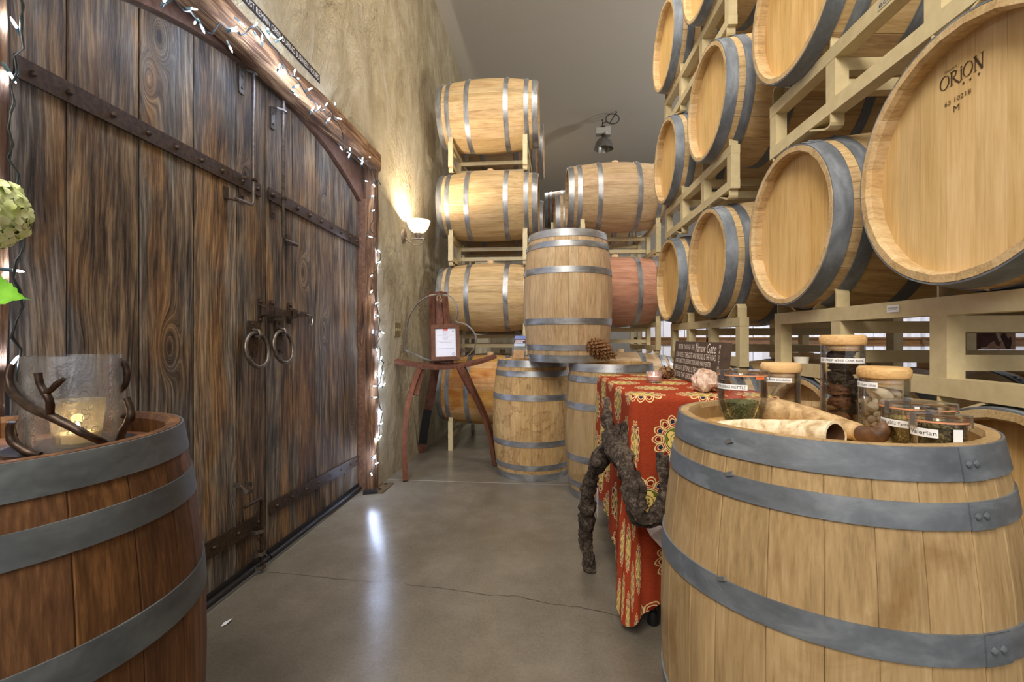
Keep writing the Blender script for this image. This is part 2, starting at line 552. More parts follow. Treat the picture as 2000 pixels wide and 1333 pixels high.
# ---- doors
def door_wood():
    g = G('weathered_door_wood')
    v = g.shifted()
    # knots pull the grain aside
    kv = g.scale(v, (1, 1, .42))
    kd = g.vor(kv, 3.9)
    pull = g.math('POWER', 2.718, g.math('MULTIPLY', g.math('MULTIPLY', kd, kd), -60.0))
    xyz = g.sep(v)
    warp = g.noise(g.scale(v, (1, 1, .25)), 4, 3, .5)
    y2 = g.math('ADD', xyz[1], g.math('ADD', g.math('MULTIPLY', pull, .24), g.math('MULTIPLY', warp, .10)))
    gv = g.comb(xyz[0], y2, g.math('MULTIPLY', xyz[2], .045))
    a = g.noise(gv, 100, 6, .7, .15)
    b = g.noise(g.scale(gv, (1, 1, 3)), 15, 4, .6, .4)
    f = g.math('ADD', g.math('MULTIPLY', a, .62), g.math('MULTIPLY', b, .38))
    brown = g.ramp(f, [(.39, srgb(34,28,22)), (.47, srgb(84,68,52)), (.55, srgb(128,106,80)), (.63, srgb(168,144,112))])
    grey = g.ramp(f, [(.39, srgb(36,34,32)), (.5, srgb(94,89,82)), (.62, srgb(148,142,132))])
    rust = g.ramp(f, [(.39, srgb(44,31,19)), (.5, srgb(118,87,54)), (.62, srgb(170,132,86))])
    p1 = g.ramp(g.noise(g.scale(v, (1, 1.6, .35)), 3.1, 4, .6, .5), [(.46, 0.0), (.58, 1.0)])
    p2 = g.ramp(g.noise(g.scale(g.vm('ADD', v, (5, 3, 9)), (1, 1.8, .45)), 3.4, 4, .6, .5), [(.52, 0.0), (.64, 1.0)])
    p3 = g.ramp(g.noise(g.scale(g.vm('ADD', v, (1, 8, 2)), (1, 1.2, .5)), 3.8, 5, .62, .6), [(.5, 0.0), (.7, 1.0)])
    c = g.mix(g.math('MULTIPLY', p1, .8), brown, grey)
    c = g.mix(g.math('MULTIPLY', p2, .85), c, rust)
    c = g.mix(g.math('MULTIPLY', p3, .55), c, g.hsv(c, v=.42))
    kn = g.ramp(kd, [(.035, 1.0), (.085, 0.0)])
    c = g.mix(g.math('MULTIPLY', kn, .75), c, srgb(38,26,18))
    c = g.hsv(c, v=g.mr(g.rnd(), 0, 1, .82, 1.22))
    return g.out(c, g.mr(a, .3, .7, .5, .75), 0, g.bump(a, .55, .006), spec=.3)
M_door = door_wood()

def rivet(mb, y, z, x, r=.009, h=.008, sq=False):
    M = frame((x, y, z), (0,1,0), (0,0,1), (1,0,0))
    if sq: mb.box((-r, -r, 0), (r, r, h), M)
    else: mb.lathe([(r, 0), (r*.9, h*.6), (r*.45, h)], 8, M=M)

def strap_bolts(parent, name, y0, y1, z0a, z0b, hgt, bolts, x=-1.448, t=.006, big=False):
    """flat iron strap between y0 and y1; z at both ends; bolts are sub-parts"""
    mb = MB()
    vs = []
    for y, z in ((y0, z0a), (y1, z0b)):
        for dx in (0, t):
            vs += [(x+dx, y, z-hgt/2), (x+dx, y, z+hgt/2)]
    mb.add(vs, [(0,1,3,2), (4,6,7,5), (0,2,6,4), (1,5,7,3), (2,3,7,6), (0,4,5,1)])
    st = obj(name, mb, M_iron, parent)
    for y in bolts:
        k = (y-y0)/(y1-y0)
        bm = MB(); rivet(bm, y, z0a+(z0b-z0a)*k, x+t, .012 if big else .009, .012 if big else .009)
        obj('bolt', bm, M_iron, st, smooth=40)
    return st

def planks(parent, edges):
    for i, (a, b) in enumerate(zip(edges, edges[1:])):
        g = .0022
        n = 5
        top = [(a+g+(b-a-2*g)*k/n, arch(a+g+(b-a-2*g)*k/n)-.008) for k in range(n+1)]
        poly = [(a+g, .035), (b-g, .035)]+top[::-1]
        xo = -1.45+random.uniform(-.003, .002)
        M = frame((xo-.045, 0, 0), (0,1,0), (0,0,1), (1,0,0))
        mb = MB(); c = .003
        # front face with a small chamfer all round
        mb.prism(poly, .045-c, M)
        o = obj('plank', mb, M_door, parent)
        bv = o.modifiers.new('bevel', 'BEVEL'); bv.width = .003; bv.segments = 1; bv.limit_method = 'ANGLE'

left = [1.082,1.230,1.467,1.707,1.952,2.160]
right = [2.167,2.398,2.641,2.852,3.020,3.238]
d1 = tag(thing('door_1', None, None), kind='structure')
d2 = tag(thing('door_2', None, None), kind='structure')
planks(d1, left); planks(d2, right)
strap_bolts(d1, 'strap_hinge', 1.088, 2.112, 1.868, 1.858, .062, [1.13,1.225,1.36,1.49,1.61,1.735,1.85,1.98,2.085])
strap_bolts(d1, 'strap_hinge', 1.10, 2.125, .262, .235, .075, [1.2,1.4,1.62,1.8,1.95,2.09])
strap_bolts(d2, 'strap_hinge', 2.172, 3.226, 1.866, 1.838, .062, [2.2,2.3,2.43,2.56,2.69,2.82,2.95,3.08,3.19], big=True)
strap_bolts(d2, 'strap_hinge', 2.185, 3.222, .262, .236, .068, [2.24,2.38,2.52,2.66,2.8,2.95,3.09,3.19])
for d, a, b in ((d1, 1.085, 2.158), (d2, 2.168, 3.236)):
    mb = MB().tube([(-1.437, a, .026), (-1.437, b, .026)], .015, 10)
    obj('rubber_sweep', mb, M_black, d, smooth=50)
    mb = MB().box((-1.448, a, .035), (-1.444, b, .062))
    obj('sweep_strip', mb, plain('black_strip', srgb(26,24,24), .4), d)

def ring_handle(d, y, z):
    plate = MB().box((-1.449, y-.034, z-.115), (-1.444, y+.034, z+.06))
    for zz in (z+.045, z-.098): rivet(plate, y, zz, -1.444, .008, .006)
    obj('handle_plate', plate, M_iron, d)
    eye = MB().tube([(-1.446, y, z+.018), (-1.415, y, z+.014), (-1.405, y, z-.004), (-1.415, y, z-.016), (-1.446, y, z-.012)], .007, 8)
    obj('eye_bolt', eye, M_iron_b, d, smooth=50)
    R = .082
    p = [(-1.422-.012*math.cos(2*PI*k/36), y+R*math.sin(2*PI*k/36), z-R+.004+R*math.cos(2*PI*k/36)) for k in range(36)]
    obj('ring_pull', MB().tube(p, .0095, 10, closed=True), M_iron_b, d, smooth=60)
ring_handle(d1, 2.055, 1.155)
ring_handle(d2, 2.265, 1.165)

# sliding latch: keeper on the left leaf, bolt and guides on the right leaf
def keeper(d, y, z, nm):
    mb = MB()
    mb.strip([(-1.447,y,z-.058),(-1.447,y,z-.028),(-1.418,y,z-.02),(-1.418,y,z+.02),(-1.447,y,z+.028),(-1.447,y,z+.058)], .036, .005, (0,1,0))
    for zz in (z-.045, z+.045): rivet(mb, y, zz, -1.444, .009, .007)
    obj(nm, mb, M_iron, d)
keeper(d1, 2.112, 1.268, 'latch_keeper')
keeper(d2, 2.205, 1.268, 'latch_guide')
keeper(d2, 2.365, 1.268, 'latch_guide')
obj('latch_bolt', MB().box((-1.44, 2.19, 1.252), (-1.426, 2.50, 1.282)).lathe([(.012,0),(.014,.012),(.006,.02)], 10, M=frame((-1.426,2.395,1.267),(0,1,0),(0,0,1),(1,0,0))), M_iron, d2)
hk = MB().tube([(-1.425,2.49,1.268),(-1.41,2.515,1.262),(-1.41,2.522,1.25),(-1.42,2.515,1.24)], .005, 8)
obj('latch_hook', hk, M_iron_b, d2, smooth=60)
pl = MB().tube([(-1.41,2.497,1.262),(-1.41,2.5,1.215),(-1.41,2.514,1.205),(-1.41,2.528,1.215),(-1.41,2.531,1.25)], .004, 8)
obj('shackle', pl, plain('bright_steel', srgb(190,188,184), .25, 1), d2, smooth=60)

# cane bolts
def cane(d, y, ztop, zbot, foot, zs):
    mb = MB().tube([(-1.412, y, ztop), (-1.412, y, zbot+.02), (-1.412, y+foot*.12, zbot+.004), (-1.412, y+foot, zbot)], .0078, 9)
    obj('cane_bolt', mb, M_iron_b, d, smooth=60)
    for z in zs:
        gd = MB()
        s = 1 if z > 1 else -1
        yo = y-.035
        gd.strip([(-1.447, yo, z-.11*s), (-1.447, yo, z)], .032, .005, (0,1,0))
        gd.strip([(-1.447, yo, z), (-1.425, yo+.004, z), (-1.403, y-.006, z), (-1.400, y+.008, z), (-1.408, y+.018, z), (-1.425, y+.014, z)], .010, .006, (0,0,1))
        for q in (.03, .085): rivet(gd, yo, z-q*s, -1.444, .007, .006)
        obj('bolt_guide', gd, M_iron if z < 1.9 else M_iron_b, d)
    sh = MB().strip([(-1.447, y+foot*.95-.02, zbot+.05), (-1.447, y+foot*.95-.02, zbot-.002), (-1.40, y+foot*.95-.015, zbot-.012)], .03, .005, (0,1,0))
    obj('bolt_rest', sh, M_iron, d)
cane(d1, 2.012, 2.44, 1.752, -.12, (2.375, 1.878))
cane(d2, 2.247, 2.37, 1.645, .13, (2.318, 1.862))
mb = MB().tube([(-1.412, 1.95, .36), (-1.412, 2.06, .362), (-1.412, 2.072, .35), (-1.412, 2.072, .012)], .0085, 9)
obj('cane_bolt', mb, M_iron, d1, smooth=60)
for z in (.205, .095, .03):
    gd = MB().strip([(-1.447, 2.035, z), (-1.42, 2.04, z), (-1.399, 2.06, z), (-1.397, 2.078, z), (-1.41, 2.088, z), (-1.447, 2.09, z)], .016, .006, (0,0,1))
    obj('bolt_guide', gd, M_iron_b, d1)
gd = MB().strip([(-1.447,1.93,.47),(-1.43,1.93,.465),(-1.40,1.95,.425),(-1.395,1.985,.428),(-1.41,2.0,.45),(-1.447,2.0,.455)], .02, .005, (0,0,1))
obj('hook_plate', gd, M_iron_b, d1)
# floor hardware
t = thing('floor_pivot_plate', 'brown steel plate with two bolts on the floor beside the door post', 'plate', (-1.30, 3.30, 0))
M_fp = mottled('brown_steel', srgb(92,76,56), srgb(130,112,86), .45, .6, 50)
obj('plate', MB().box((-.075, -.1, 0), (.05, .13, .008)), M_fp, t)
for y in (-.03, .09): obj('bolt', MB().lathe([(.013,.008),(.013,.018),(.004,.02)], 6, c=(0, y, 0)), M_iron, t)
tag(obj('door_stop', MB().prism([(0,0),(.10,0),(.10,.018),(.02,.026),(0,.02)], .05, frame((-1.40,3.21,0),(.9,.35,0),(0,0,1))), M_black), 'black rubber wedge on the floor at the right corner of the doors', 'door stop')
tag(obj('paper_scrap', MB().add([(-1.313,1.692,.002),(-1.284,1.705,.014),(-1.291,1.675,.005),(-1.307,1.668,.001)], [(0,1,2),(0,2,3)]), M_white, fix=False), 'tiny white scrap of paper on the concrete by the dark barrel', 'paper')
# ------------------------------------------------------------------ barrels
BL, RH, RB = .955, .2925, .338
def prof(z):
    t = abs(2*z/BL-1)
    return RB-(RB-RH)*(t**2.0)
_rs = random.Random(3)
_w = [_rs.uniform(.75, 1.3) for _ in range(25)]
_tw = sum(_w); STAVES = []
_a = 0
for w in _w:
    STAVES.append((_a, _a+w/_tw*2*PI)); _a += w/_tw*2*PI
# centre the first (bung) stave on local +X
_o = (STAVES[0][0]+STAVES[0][1])/2
STAVES = [(a-_o, b-_o) for a, b in STAVES]
def stave_mesh(i, mat):
    a0, a1 = STAVES[i]
    zs = [0, .012]+[BL*k/12 for k in range(1, 12)]+[BL-.012, BL]
    g, e = .0009, .008
    mb = MB(); n = 5; vs = []
    for z in zs:
        r = prof(z)
        end = z < .001 or z > BL-.001
        th = .019 if end else .027
        ro = r-(.002 if end else 0)
        for a, dr in ((a0+g,.0015),(a0+e,0),((a0+a1)/2,0),(a1-e,0),(a1-g,.0015)):
            vs.append(((ro-dr)*math.cos(a), (ro-dr)*math.sin(a), z))
        for a in (a0+g, a1-g):
            vs.append(((r-th)*math.cos(a), (r-th)*math.sin(a), z))
    fs = []; m = 7
    for k in range(len(zs)-1):
        o = k*m; p = o+m
        for j in range(4): fs.append((o+j, o+j+1, p+j+1, p+j))
        fs.append((o+4, o+6, p+6, p+4)); fs.append((o+6, o+5, p+5, p+6)); fs.append((o+5, o, p, p+5))
    fs += [(0,1,2,3,4,6,5), tuple((len(zs)-1)*m+j for j in (5,6,4,3,2,1,0))]
    mb.add(vs, fs)
    return mb.mesh('stave', mat, 35)
HB = [-1, -.74, -.5, -.24, .02, .27, .52, .76, 1]
def head_meshes(mat, zf, sign):
    R = prof(zf)-.020
    out = []
    for a, b in zip(HB, HB[1:]):
        y0 = a*R+.0004; y1 = b*R-.0004
        y0 = max(y0, -R*.998); y1 = min(y1, R*.998)
        poly = []
        yy = [y0+(y1-y0)*k/4 for k in range(5)]
        for y in yy: poly.append((math.sqrt(max(R*R-y*y, 0)), y))
        for y in yy[::-1]: poly.append((-math.sqrt(max(R*R-y*y, 0)), y))
        mb = MB().prism(poly, .02, Matrix.Translation((0, 0, zf-(.0 if sign > 0 else .02))))
        out.append(mb.mesh('head_board', mat))
    return out
HOOPS = ((.001,.055),(.086,.129),(.272,.318))
def hoop_mesh(z0, z1, mat, rivets=2):
    mb = MB()
    mb.lathe([(prof(z0)-.001, z0), (prof(z0)+.0032, z0), (prof(z1)+.0032, z1), (prof(z1)-.001, z1)], 64, closed=True)
    # riveted lap
    zc = (z0+z1)/2; r = prof(zc)+.0032
    q = []
    for k in range(5):
        a = .35+.16*k/4
        for z in (z0, z1): q.append(((prof(z)+.0052)*math.cos(a), (prof(z)+.0052)*math.sin(a), z))
    mb.add(q+[(x*.985, y*.985, z) for x, y, z in q], [(2*k, 2*k+1, 2*k+3, 2*k+2) for k in range(4)]+[(0,10,11,1),(8,9,19,18)])
    for k in range(rivets):
        a = .39+.055*k
        n = Vector((math.cos(a), math.sin(a), 0))
        M = frame(n*(r+.002)+Vector((0, 0, zc)), Vector((0,0,1)).cross(n), (0,0,1), n)
        mb.lathe([(.0062, 0), (.0055, .003), (.002, .0048)], 8, M=M)
    return mb.mesh('hoop', mat, 40)
_cache = {}
def kit(fn, *k):
    key = (fn.__name__,)+tuple(getattr(x, 'name', x) for x in k)
    if key not in _cache: _cache[key] = fn(*k)
    return _cache[key]
BUNG = MB().lathe([(.034, -.01), (.034, .02), (.030, .032), (.0, .034)], 14, M=frame((RB-.002, 0, BL/2), (0,1,0), (0,0,1), (1,0,0)))
BUNG_ME = BUNG.mesh('bung', M_bung, 40)

def barrel(label, M, wood=None, head=None, hoop=None, group=None, bung=True, hoops=HOOPS):
    wood = wood or M_oak; head = head or M_head; hoop = hoop or M_hoop
    t = thing('wine_barrel', label, 'barrel', M, group)
    for i in range(len(STAVES)): put('stave', kit(stave_mesh, i, wood), t)
    for sgn, zf in ((1, .046), (-1, BL-.046)):
        key = ('heads', head.name, sgn)
        if key not in _cache: _cache[key] = head_meshes(head, zf, sgn)
        for me in _cache[key]: put('head_board', me, t)
    for a, b in list(hoops)+[(BL-b, BL-a) for a, b in hoops]: put('hoop', kit(hoop_mesh, a, b, hoop), t)
    if bung: put('bung', BUNG_ME, t)
    return t

def lying(p, yaw, scale=1.0, roll=0.0):
    """front head centre p, barrel axis pointing along yaw (0 = +X), bung up"""
    az = Vector((math.cos(yaw), math.sin(yaw), 0))
    ax = Vector((0, 0, 1)); ay = az.cross(ax)
    M = Matrix.Identity(4)
    for i in range(3): M[i][0], M[i][1], M[i][2], M[i][3] = ax[i], ay[i], az[i], p[i]
    return M @ Matrix.Rotation(roll, 4, 'Z') @ Matrix.Scale(scale, 4)

def standing(x, y, z, rot): return Matrix.Translation((x, y, z)) @ Matrix.Rotation(rot, 4, 'Z')

# ------------------------------------------------------------------ racks
UPS = (-.58, -.20, .20, .58)
def bent(u, s, z, dz, inw):
    """bent cradle strap path in (u, z); s = direction towards the barrel"""
    pts = [(u, z-.02*dz), (u, z+.048*dz), (u+s*.004, z+.06*dz), (u+s*.014, z+.066*dz), (u+s*.03, z+.064*dz), (u+s*inw, z+.004*dz)]
    return pts
def rack(label, M, H, sep, legs=0, k=1.0, group=None, extra=None):
    """origin: centre of the rack at the underside of the lower rails; local Y along the rails, X across"""
    t = thing('barrel_rack', label, 'rack', M, group)
    T = .046
    def key(nm, *a): return ('rk', nm, round(H, 3), round(sep, 3), round(k, 3), legs)+a
    def part(nm, *a, build=None):
        kk = key(nm, *a)
        if kk not in _cache:
            mb = MB(); build(mb); _cache[kk] = mb.mesh(nm, M_rack)
        return put(nm, _cache[kk], t)
    Lh = .605*k
    for x in (-sep, sep):
        part('upper_rail', x, build=lambda mb: mb.box((x-T/2, -Lh, H-T), (x+T/2, Lh, H)))
        part('lower_rail', x, build=lambda mb: mb.box((x-T/2, -Lh, 0), (x+T/2, Lh, T)))
        for i, u in enumerate(UPS):
            u *= k
            w = .025
            z0 = -legs if (legs and i in (0, 3)) else T
            part('upright', x, i, build=lambda mb: mb.box((x-T/2+.001, u-w, z0), (x+T/2-.001, u+w, H-T+.001)))
            s = 1 if i in (0, 2) else -1
            part('cradle', x, i, build=lambda mb: mb.strip([(x, a, b) for a, b in bent(u, s, H, 1, .13)], .044, .006, (1,0,0)))
            if not legs:
                part('foot', x, i, build=lambda mb: mb.strip([(x, a, b) for a, b in bent(u, s, 0, -.62, .12)], .044, .006, (1,0,0)))
    for i in (1, 2):
        u = UPS[i]*k
        for z in (T+.018, H-T-.042):
            part('cross_tube', i, round(z, 3), build=lambda mb: mb.box((-sep+T/2, u-.02, z), (sep-T/2, u+.02, z+.04)))
    return t

def rack_M(x, y, z, yaw): return Matrix.Translation((x, y, z)) @ Matrix.Rotation(yaw, 4, 'Z')

# ---- the long row on the right: rails run almost parallel to the left wall
RY = math.radians(1.92)
UV = Vector((-math.sin(RY), math.cos(RY), 0)); VV = Vector((math.cos(RY), math.sin(RY), 0))
def row(v, s, z): return VV*v+UV*s+Vector((0, 0, z))
def row_barrel(label, v, s, z, roll=0, **kw): return barrel(label, lying(row(v, s, z), RY, 1.0, roll), hoop=kw.pop('hoop', M_hoop_dull), **kw)
def row_rack(label, v, s, z, H, **kw):
    p = row(v+.367, s, z)
    return rack(label, Matrix.Translation(p) @ Matrix.Rotation(RY, 4, 'Z'), H, .367, **kw)
rb_orion = row_barrel('largest barrel on the right rack, its pale head branded ORION 63 10218', .925, 1.085, 1.552, wood=M_oak, head=oak('pale_head_oak', srgb(190,156,102), srgb(210,178,124), srgb(224,194,146), vary=.05, axis=0))
row_barrel('racked barrel just left of the ORION barrel with plain yellow head', .93, 1.80, 1.556, .01)
row_barrel('racked barrel on the second tier, third from the camera, above the lettered board', .915, 2.60, 1.552, -.02)
row_barrel('small looking far end barrel of the second tier, dark hoop streaked with a spill', .915, 3.37, 1.55, .02)
row_barrel('big third tier barrel at the top, cut by the upper picture edge', .92, 1.75, 2.41, .01)
row_barrel('third tier barrel of the right row, above the gap beside the red topped barrel', .895, 2.545, 2.41, -.01)
row_barrel('far end barrel of the third tier of the right row', .895, 3.36, 2.41, .02)
row_barrel('fourth tier barrel at the far end, against the grey ceiling', .895, 3.40, 3.265)
row_barrel('fourth tier barrel whose lower rim just dips into the top of the picture', .895, 2.64, 3.265)
row_barrel('bottom tier barrel at the right picture edge behind the jar barrel', 1.0, 1.055, .685)
row_barrel('bottom tier barrel seen through the glass jars', 1.0, 1.83, .685)
row_barrel('bottom tier barrel hidden behind the cloth covered table', .99, 2.60, .685)
g_r = None
row_rack('floor rack under the bottom barrels by the right edge', 1.11, 1.45, .17, .215, legs=.17)
row_rack('floor rack under the bottom barrels behind the table', 1.10, 2.98, .17, .215, legs=.17)
r_near = row_rack('near cream rack with a white maker sticker, directly behind the glass jars', 1.03, 1.42, .988, .25)
r_far = row_rack('cream rack behind the lettered board, under the two small end barrels', 1.02, 2.95, .988, .25)
r_3n = row_rack('upper cream rack near the camera, running behind the top of the ORION barrel', 1.0, 1.40, 1.892, .222)
r_3f = row_rack('cream rack between second and third tiers at the far end of the right row', .985, 2.97, 1.892, .222)
row_rack('topmost cream rack on the right, under the fourth tier barrels', .985, 3.0, 2.742, .222)

# ---- left stack: row along the plaster wall, barrels seen side on
SL = 1.055
def left_stack(label, x, y, z, **kw): return barrel(label, lying((x-BL*SL/2, y, z), 0, SL, kw.pop('roll', 0)), **kw)
LX = -.675
left_stack('barrel at the very top of the left stack, near the ceiling', LX, 4.70, 3.43, wood=M_oak, roll=.03)
left_stack('third barrel up in the left stack, level with the wall lamp', LX, 4.70, 2.50)
left_stack('second barrel up in the left stack, behind the framed certificate', LX, 4.70, 1.55)
left_stack('lowest barrel of the left stack, orange stained, behind the stave stand', LX, 4.70, .60, wood=oak('orange_stained_oak', srgb(160,112,60), srgb(196,148,84), srgb(212,170,108), stain=srgb(168,92,34), stain_lo=.5, stain_hi=.7))
for z, tier in ((3.40, 'top'), (2.47, 'third'), (1.52, 'second'), (.60, 'bottom')):
    left_stack('barrel behind the front one on the %s tier of the left stack' % tier, LX+.03, 5.55, z, wood=M_oak_warm)
for z, H, leg, nm in ((.13, .165, .13, 'floor rack at the foot of the left stack by the plaster wall'),
                 (.965, .25, 0, 'cream rack in the left stack just above its lowest barrel'),
                 (1.905, .26, 0, 'cream rack in the left stack under the third barrel'),
                 (2.85, .25, 0, 'highest cream rack of the left stack under the top barrel')):
    rack(nm, rack_M(LX, 5.13, z, 0), H, .375, legs=leg, k=1.07)

# ---- middle stack behind the standing barrels
MX = .62; MYAW = math.radians(2.5)
def mid_stack(label, x, y, z, **kw):
    c = Vector((x, y, z)); a = Vector((math.cos(MYAW), math.sin(MYAW), 0))
    return barrel(label, lying(c-a*(BL*SL/2), MYAW, SL, kw.pop('roll', 0)), **kw)
mid_stack('high barrel on the middle stack below the ceiling lamp', MX, 4.86, 2.60, wood=M_oak_warm)
mid_stack('reddish wine stained barrel peeking out behind the upright barrels', MX, 4.86, 1.62, wood=M_oak_red)
mid_stack('lowest barrel of the middle stack, only its top showing over the table', MX+.06, 4.86, .63, wood=M_oak_warm)
mid_stack('barrel behind the high one on the middle stack', MX-.13, 5.70, 2.58, wood=M_oak_warm)
mid_stack('barrel behind the reddish one on the middle stack', MX-.13, 5.70, 1.60, wood=M_oak_red)
for z, H, leg, nm in ((.13, .165, .13, 'floor rack at the foot of the middle stack'),
                 (1.01, .28, 0, 'cream rack under the reddish barrel of the middle stack'),
                 (1.99, .29, 0, 'cream rack under the high barrel of the middle stack')):
    rack(nm, rack_M(MX, 5.28, z, MYAW), H, .375, legs=leg, k=1.07)
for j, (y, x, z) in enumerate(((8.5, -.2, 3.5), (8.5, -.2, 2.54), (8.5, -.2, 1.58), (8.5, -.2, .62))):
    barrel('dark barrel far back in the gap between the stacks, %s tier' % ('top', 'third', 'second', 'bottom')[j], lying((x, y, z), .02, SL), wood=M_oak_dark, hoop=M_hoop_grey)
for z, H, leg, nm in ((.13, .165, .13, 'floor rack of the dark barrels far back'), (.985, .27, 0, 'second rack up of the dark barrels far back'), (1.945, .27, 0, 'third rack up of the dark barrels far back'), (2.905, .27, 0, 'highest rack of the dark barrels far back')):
    rack(nm, rack_M(.30, 8.93, z, .02), H, .375, legs=leg, k=1.07)

# ---- upright barrels
FGR = (0.5944,1.107)
FGL = (-1.036,0.7327)
fgb = barrel('upright pale oak barrel in the right foreground with jars on top', standing(FGR[0], FGR[1], 0, 4.79-.2), wood=M_oak_fg, hoop=M_hoop_dull, bung=False, hoops=((.001,.055),(.088,.130),(.287,.335)))
barrel('dark brown upright barrel in the left foreground with the candle', standing(FGL[0], FGL[1], 0, 1.3), wood=M_oak_dark, head=oak('reddish_head_oak', srgb(96,60,40), srgb(140,98,72), srgb(176,136,108), axis=0), hoop=M_hoop_grey, bung=False, hoops=((.001,.056),(.098,.148),(.29,.352)))
for z, a in ((.930, -2.56), (.868, -2.536), (.669, -2.536)):     # nails holding the hoops
    n = Vector((math.cos(a-4.59), math.sin(a-4.59), 0)); q = n*(prof(z)+.004)+Vector((0, 0, z))
    obj('hoop_nail', MB().box((-.006,-.003,-.0035), (.009,.003,.0045), frame(q, n.cross(Vector((0,0,1)))*-1+Vector((0,0,.4)), n)), M_hoop, fgb)
BLL = (-.195, 3.875); BRR = (.405, 3.40); BTT = (.092, 3.53)
barrel('upright barrel with dark spill stains, left one under the raised barrel', standing(BLL[0], BLL[1], 0, 2.2), wood=M_oak_stain, hoop=M_hoop)
barrel('upright barrel behind the table with the pine cone on it', standing(BRR[0], BRR[1], 0, 4.35), wood=M_oak_fg, hoop=M_hoop, bung=False)
barrel('barrel standing raised on top of two other upright barrels', standing(BTT[0], BTT[1], BL+.001, 2.9), wood=M_oak_warm, hoop=M_hoop, bung=False)

# ---- brand burnt into the ORION head
hb = VV*.925+Vector((0,0,0))
def head_fn(s, z):      # point on the outer face of the ORION head
    p = row(.925+.046-.0012, s, z)
    return p
OC = head_fn(1.122, 1.730)
Mo = frame(OC, -UV, (0,0,1), -VV)
fo = flat_fn(Mo @ Matrix.Scale(.84, 4), 0)
def brand():
    mb = MB()
    h = .040; x = -.0555
    def O(cx, w):
        n = 24
        for i in range(n):
            a, b = 2*PI*i/n, 2*PI*(i+1)/n
            q = []
            for t in (a, b):
                q.append(fo(cx+math.cos(t)*w/2, h/2+math.sin(t)*h/2))
                q.append(fo(cx+math.cos(t)*w*.37, h/2+math.sin(t+.15)*h*.44))
            mb.add(q, [(0,1,3,2)])
    O(-.040, .032)
    ribbon2d(mb, [(-.018,0),(-.018,h*.95)], .0048, fo)
    ribbon2d(mb, [(-.023,h*.95),(-.010,h*.97),(-.003,h*.82),(-.006,h*.6),(-.017,h*.5)], [.002,.003,.0045,.0035,.002], fo)
    ribbon2d(mb, [(-.013,h*.5),(-.004,h*.18),(.006,-.003),(.012,-.001)], [.003,.0045,.0045,.001], fo)
    ribbon2d(mb, [(.0115,.002),(.0115,h*.72)], .0045, fo)
    for a, b in ((-.023,-.013),(.0075,.0155)): ribbon2d(mb, [(a,.0008),(b,.0008)], .0016, fo)
    ribbon2d(mb, [(.0075,h*.72),(.0155,h*.74)], .0016, fo)
    mb.add([fo(.0115+math.cos(k*PI/3)*.003, h*.9+math.sin(k*PI/3)*.003) for k in range(6)], [range(6)])
    O(.031, .03)
    ribbon2d(mb, [(.0515,0),(.0515,h)], .0026, fo)
    ribbon2d(mb, [(.0495,h*1.02),(.0715,-.002)], .0055, fo)
    ribbon2d(mb, [(.0715,0),(.0715,h)], .0026, fo)
    for cx, y in ((.0515,0),(.0515,h),(.0715,h)): ribbon2d(mb, [(cx-.005,y),(cx+.005,y)], .0016, fo)
    for cx in (.018,.038,.062):
        mb.add([fo(cx+(.0052 if k % 2 == 0 else .002)*math.sin(k*PI/5), -.012+(.0052 if k % 2 == 0 else .002)*math.cos(k*PI/5)) for k in range(10)]+[fo(cx,-.012)], [(k,(k+1)%10,10) for k in range(10)])
    text_fit(mb, 'Tonnellerie', -.043, h*1.12, .042, .008, fo, .3)
    text_fit(mb, '63 10218', -.040, -.050, .08, .013, fo)
    text_fit(mb, 'M', -.012, -.078, .018, .018, fo)
    return mb
obj('brand_mark', brand(), M_brandmark, rb_orion, fix=False, M=rb_orion.matrix_world.inverted())

# ---- stickers on the rails
def sticker(parent, name, v, s, z, w, h, lines, bgm, inkm):
    p = row(v-.023-.0008, s, z)
    M = frame(p, -UV, (0,0,1), -VV)
    o = obj(name, MB().box((-w/2, -h/2, -.0004), (w/2, h/2, .0004), M), bgm, parent, M=parent.matrix_world.inverted())
    mb = MB(); f = flat_fn(M, .0008)
    for tx, x, y, ww, hh in lines: text_fit(mb, tx, x*w, y*h, ww*w, hh*h, f)
    if lines: obj('lettering', mb, inkm, o, fix=False, M=Matrix.Identity(4))
sticker(r_near, 'sticker', 1.03, 1.365, 1.218, .046, .020,
        [('WESTERN SQUARE', -.4, -.02, .8, .2), ('INDUSTRIES', -.36, -.2, .72, .09)], M_white, M_ink)
sticker(r_3n, 'sticker', 1.0, 1.345, 2.092, .075, .026, [('eche', -.42, -.3, .84, .6)], plain('faded_sticker', srgb(176,168,146), .7), M_ink)
sticker(r_far, 'stencil', 1.02, 2.765, 1.214, .03, .02, [('E30', -.45, -.42, .9, .84)], M_rack, M_ink)
# ------------------------------------------------------------------ table, cloth and what lies on it
TX = Matrix.Translation((.297, 1.80, 0)) @ Matrix.Rotation(RY, 4, 'Z')    # local x across, y along, near left corner at 0
TW, TL, TZ = .56, 1.08, .905
tb = thing('table', 'narrow table hidden under the patterned red cloth', 'table', TX)
obj('table_top', MB().box((.004,.004,TZ-.035), (TW-.004,TL-.004,TZ-.006)), M_rust_red, tb)
for x, y in ((.09,-.0),(TW-.06,.05),(.09,TL-.06),(TW-.06,TL-.06)):
    y += .05 if y < .02 else 0
    lg = obj('leg', MB().tube([(x, y, .01), (x, y, TZ-.035)], .014, 10), plain('black_leg_paint', srgb(24,24,26), .4), tb, smooth=50)
    obj('rubber_foot', MB().lathe([(.022,0),(.026,.012),(.02,.05),(.015,.055)], 12, c=(x, y, 0)), M_black, lg, smooth=50)

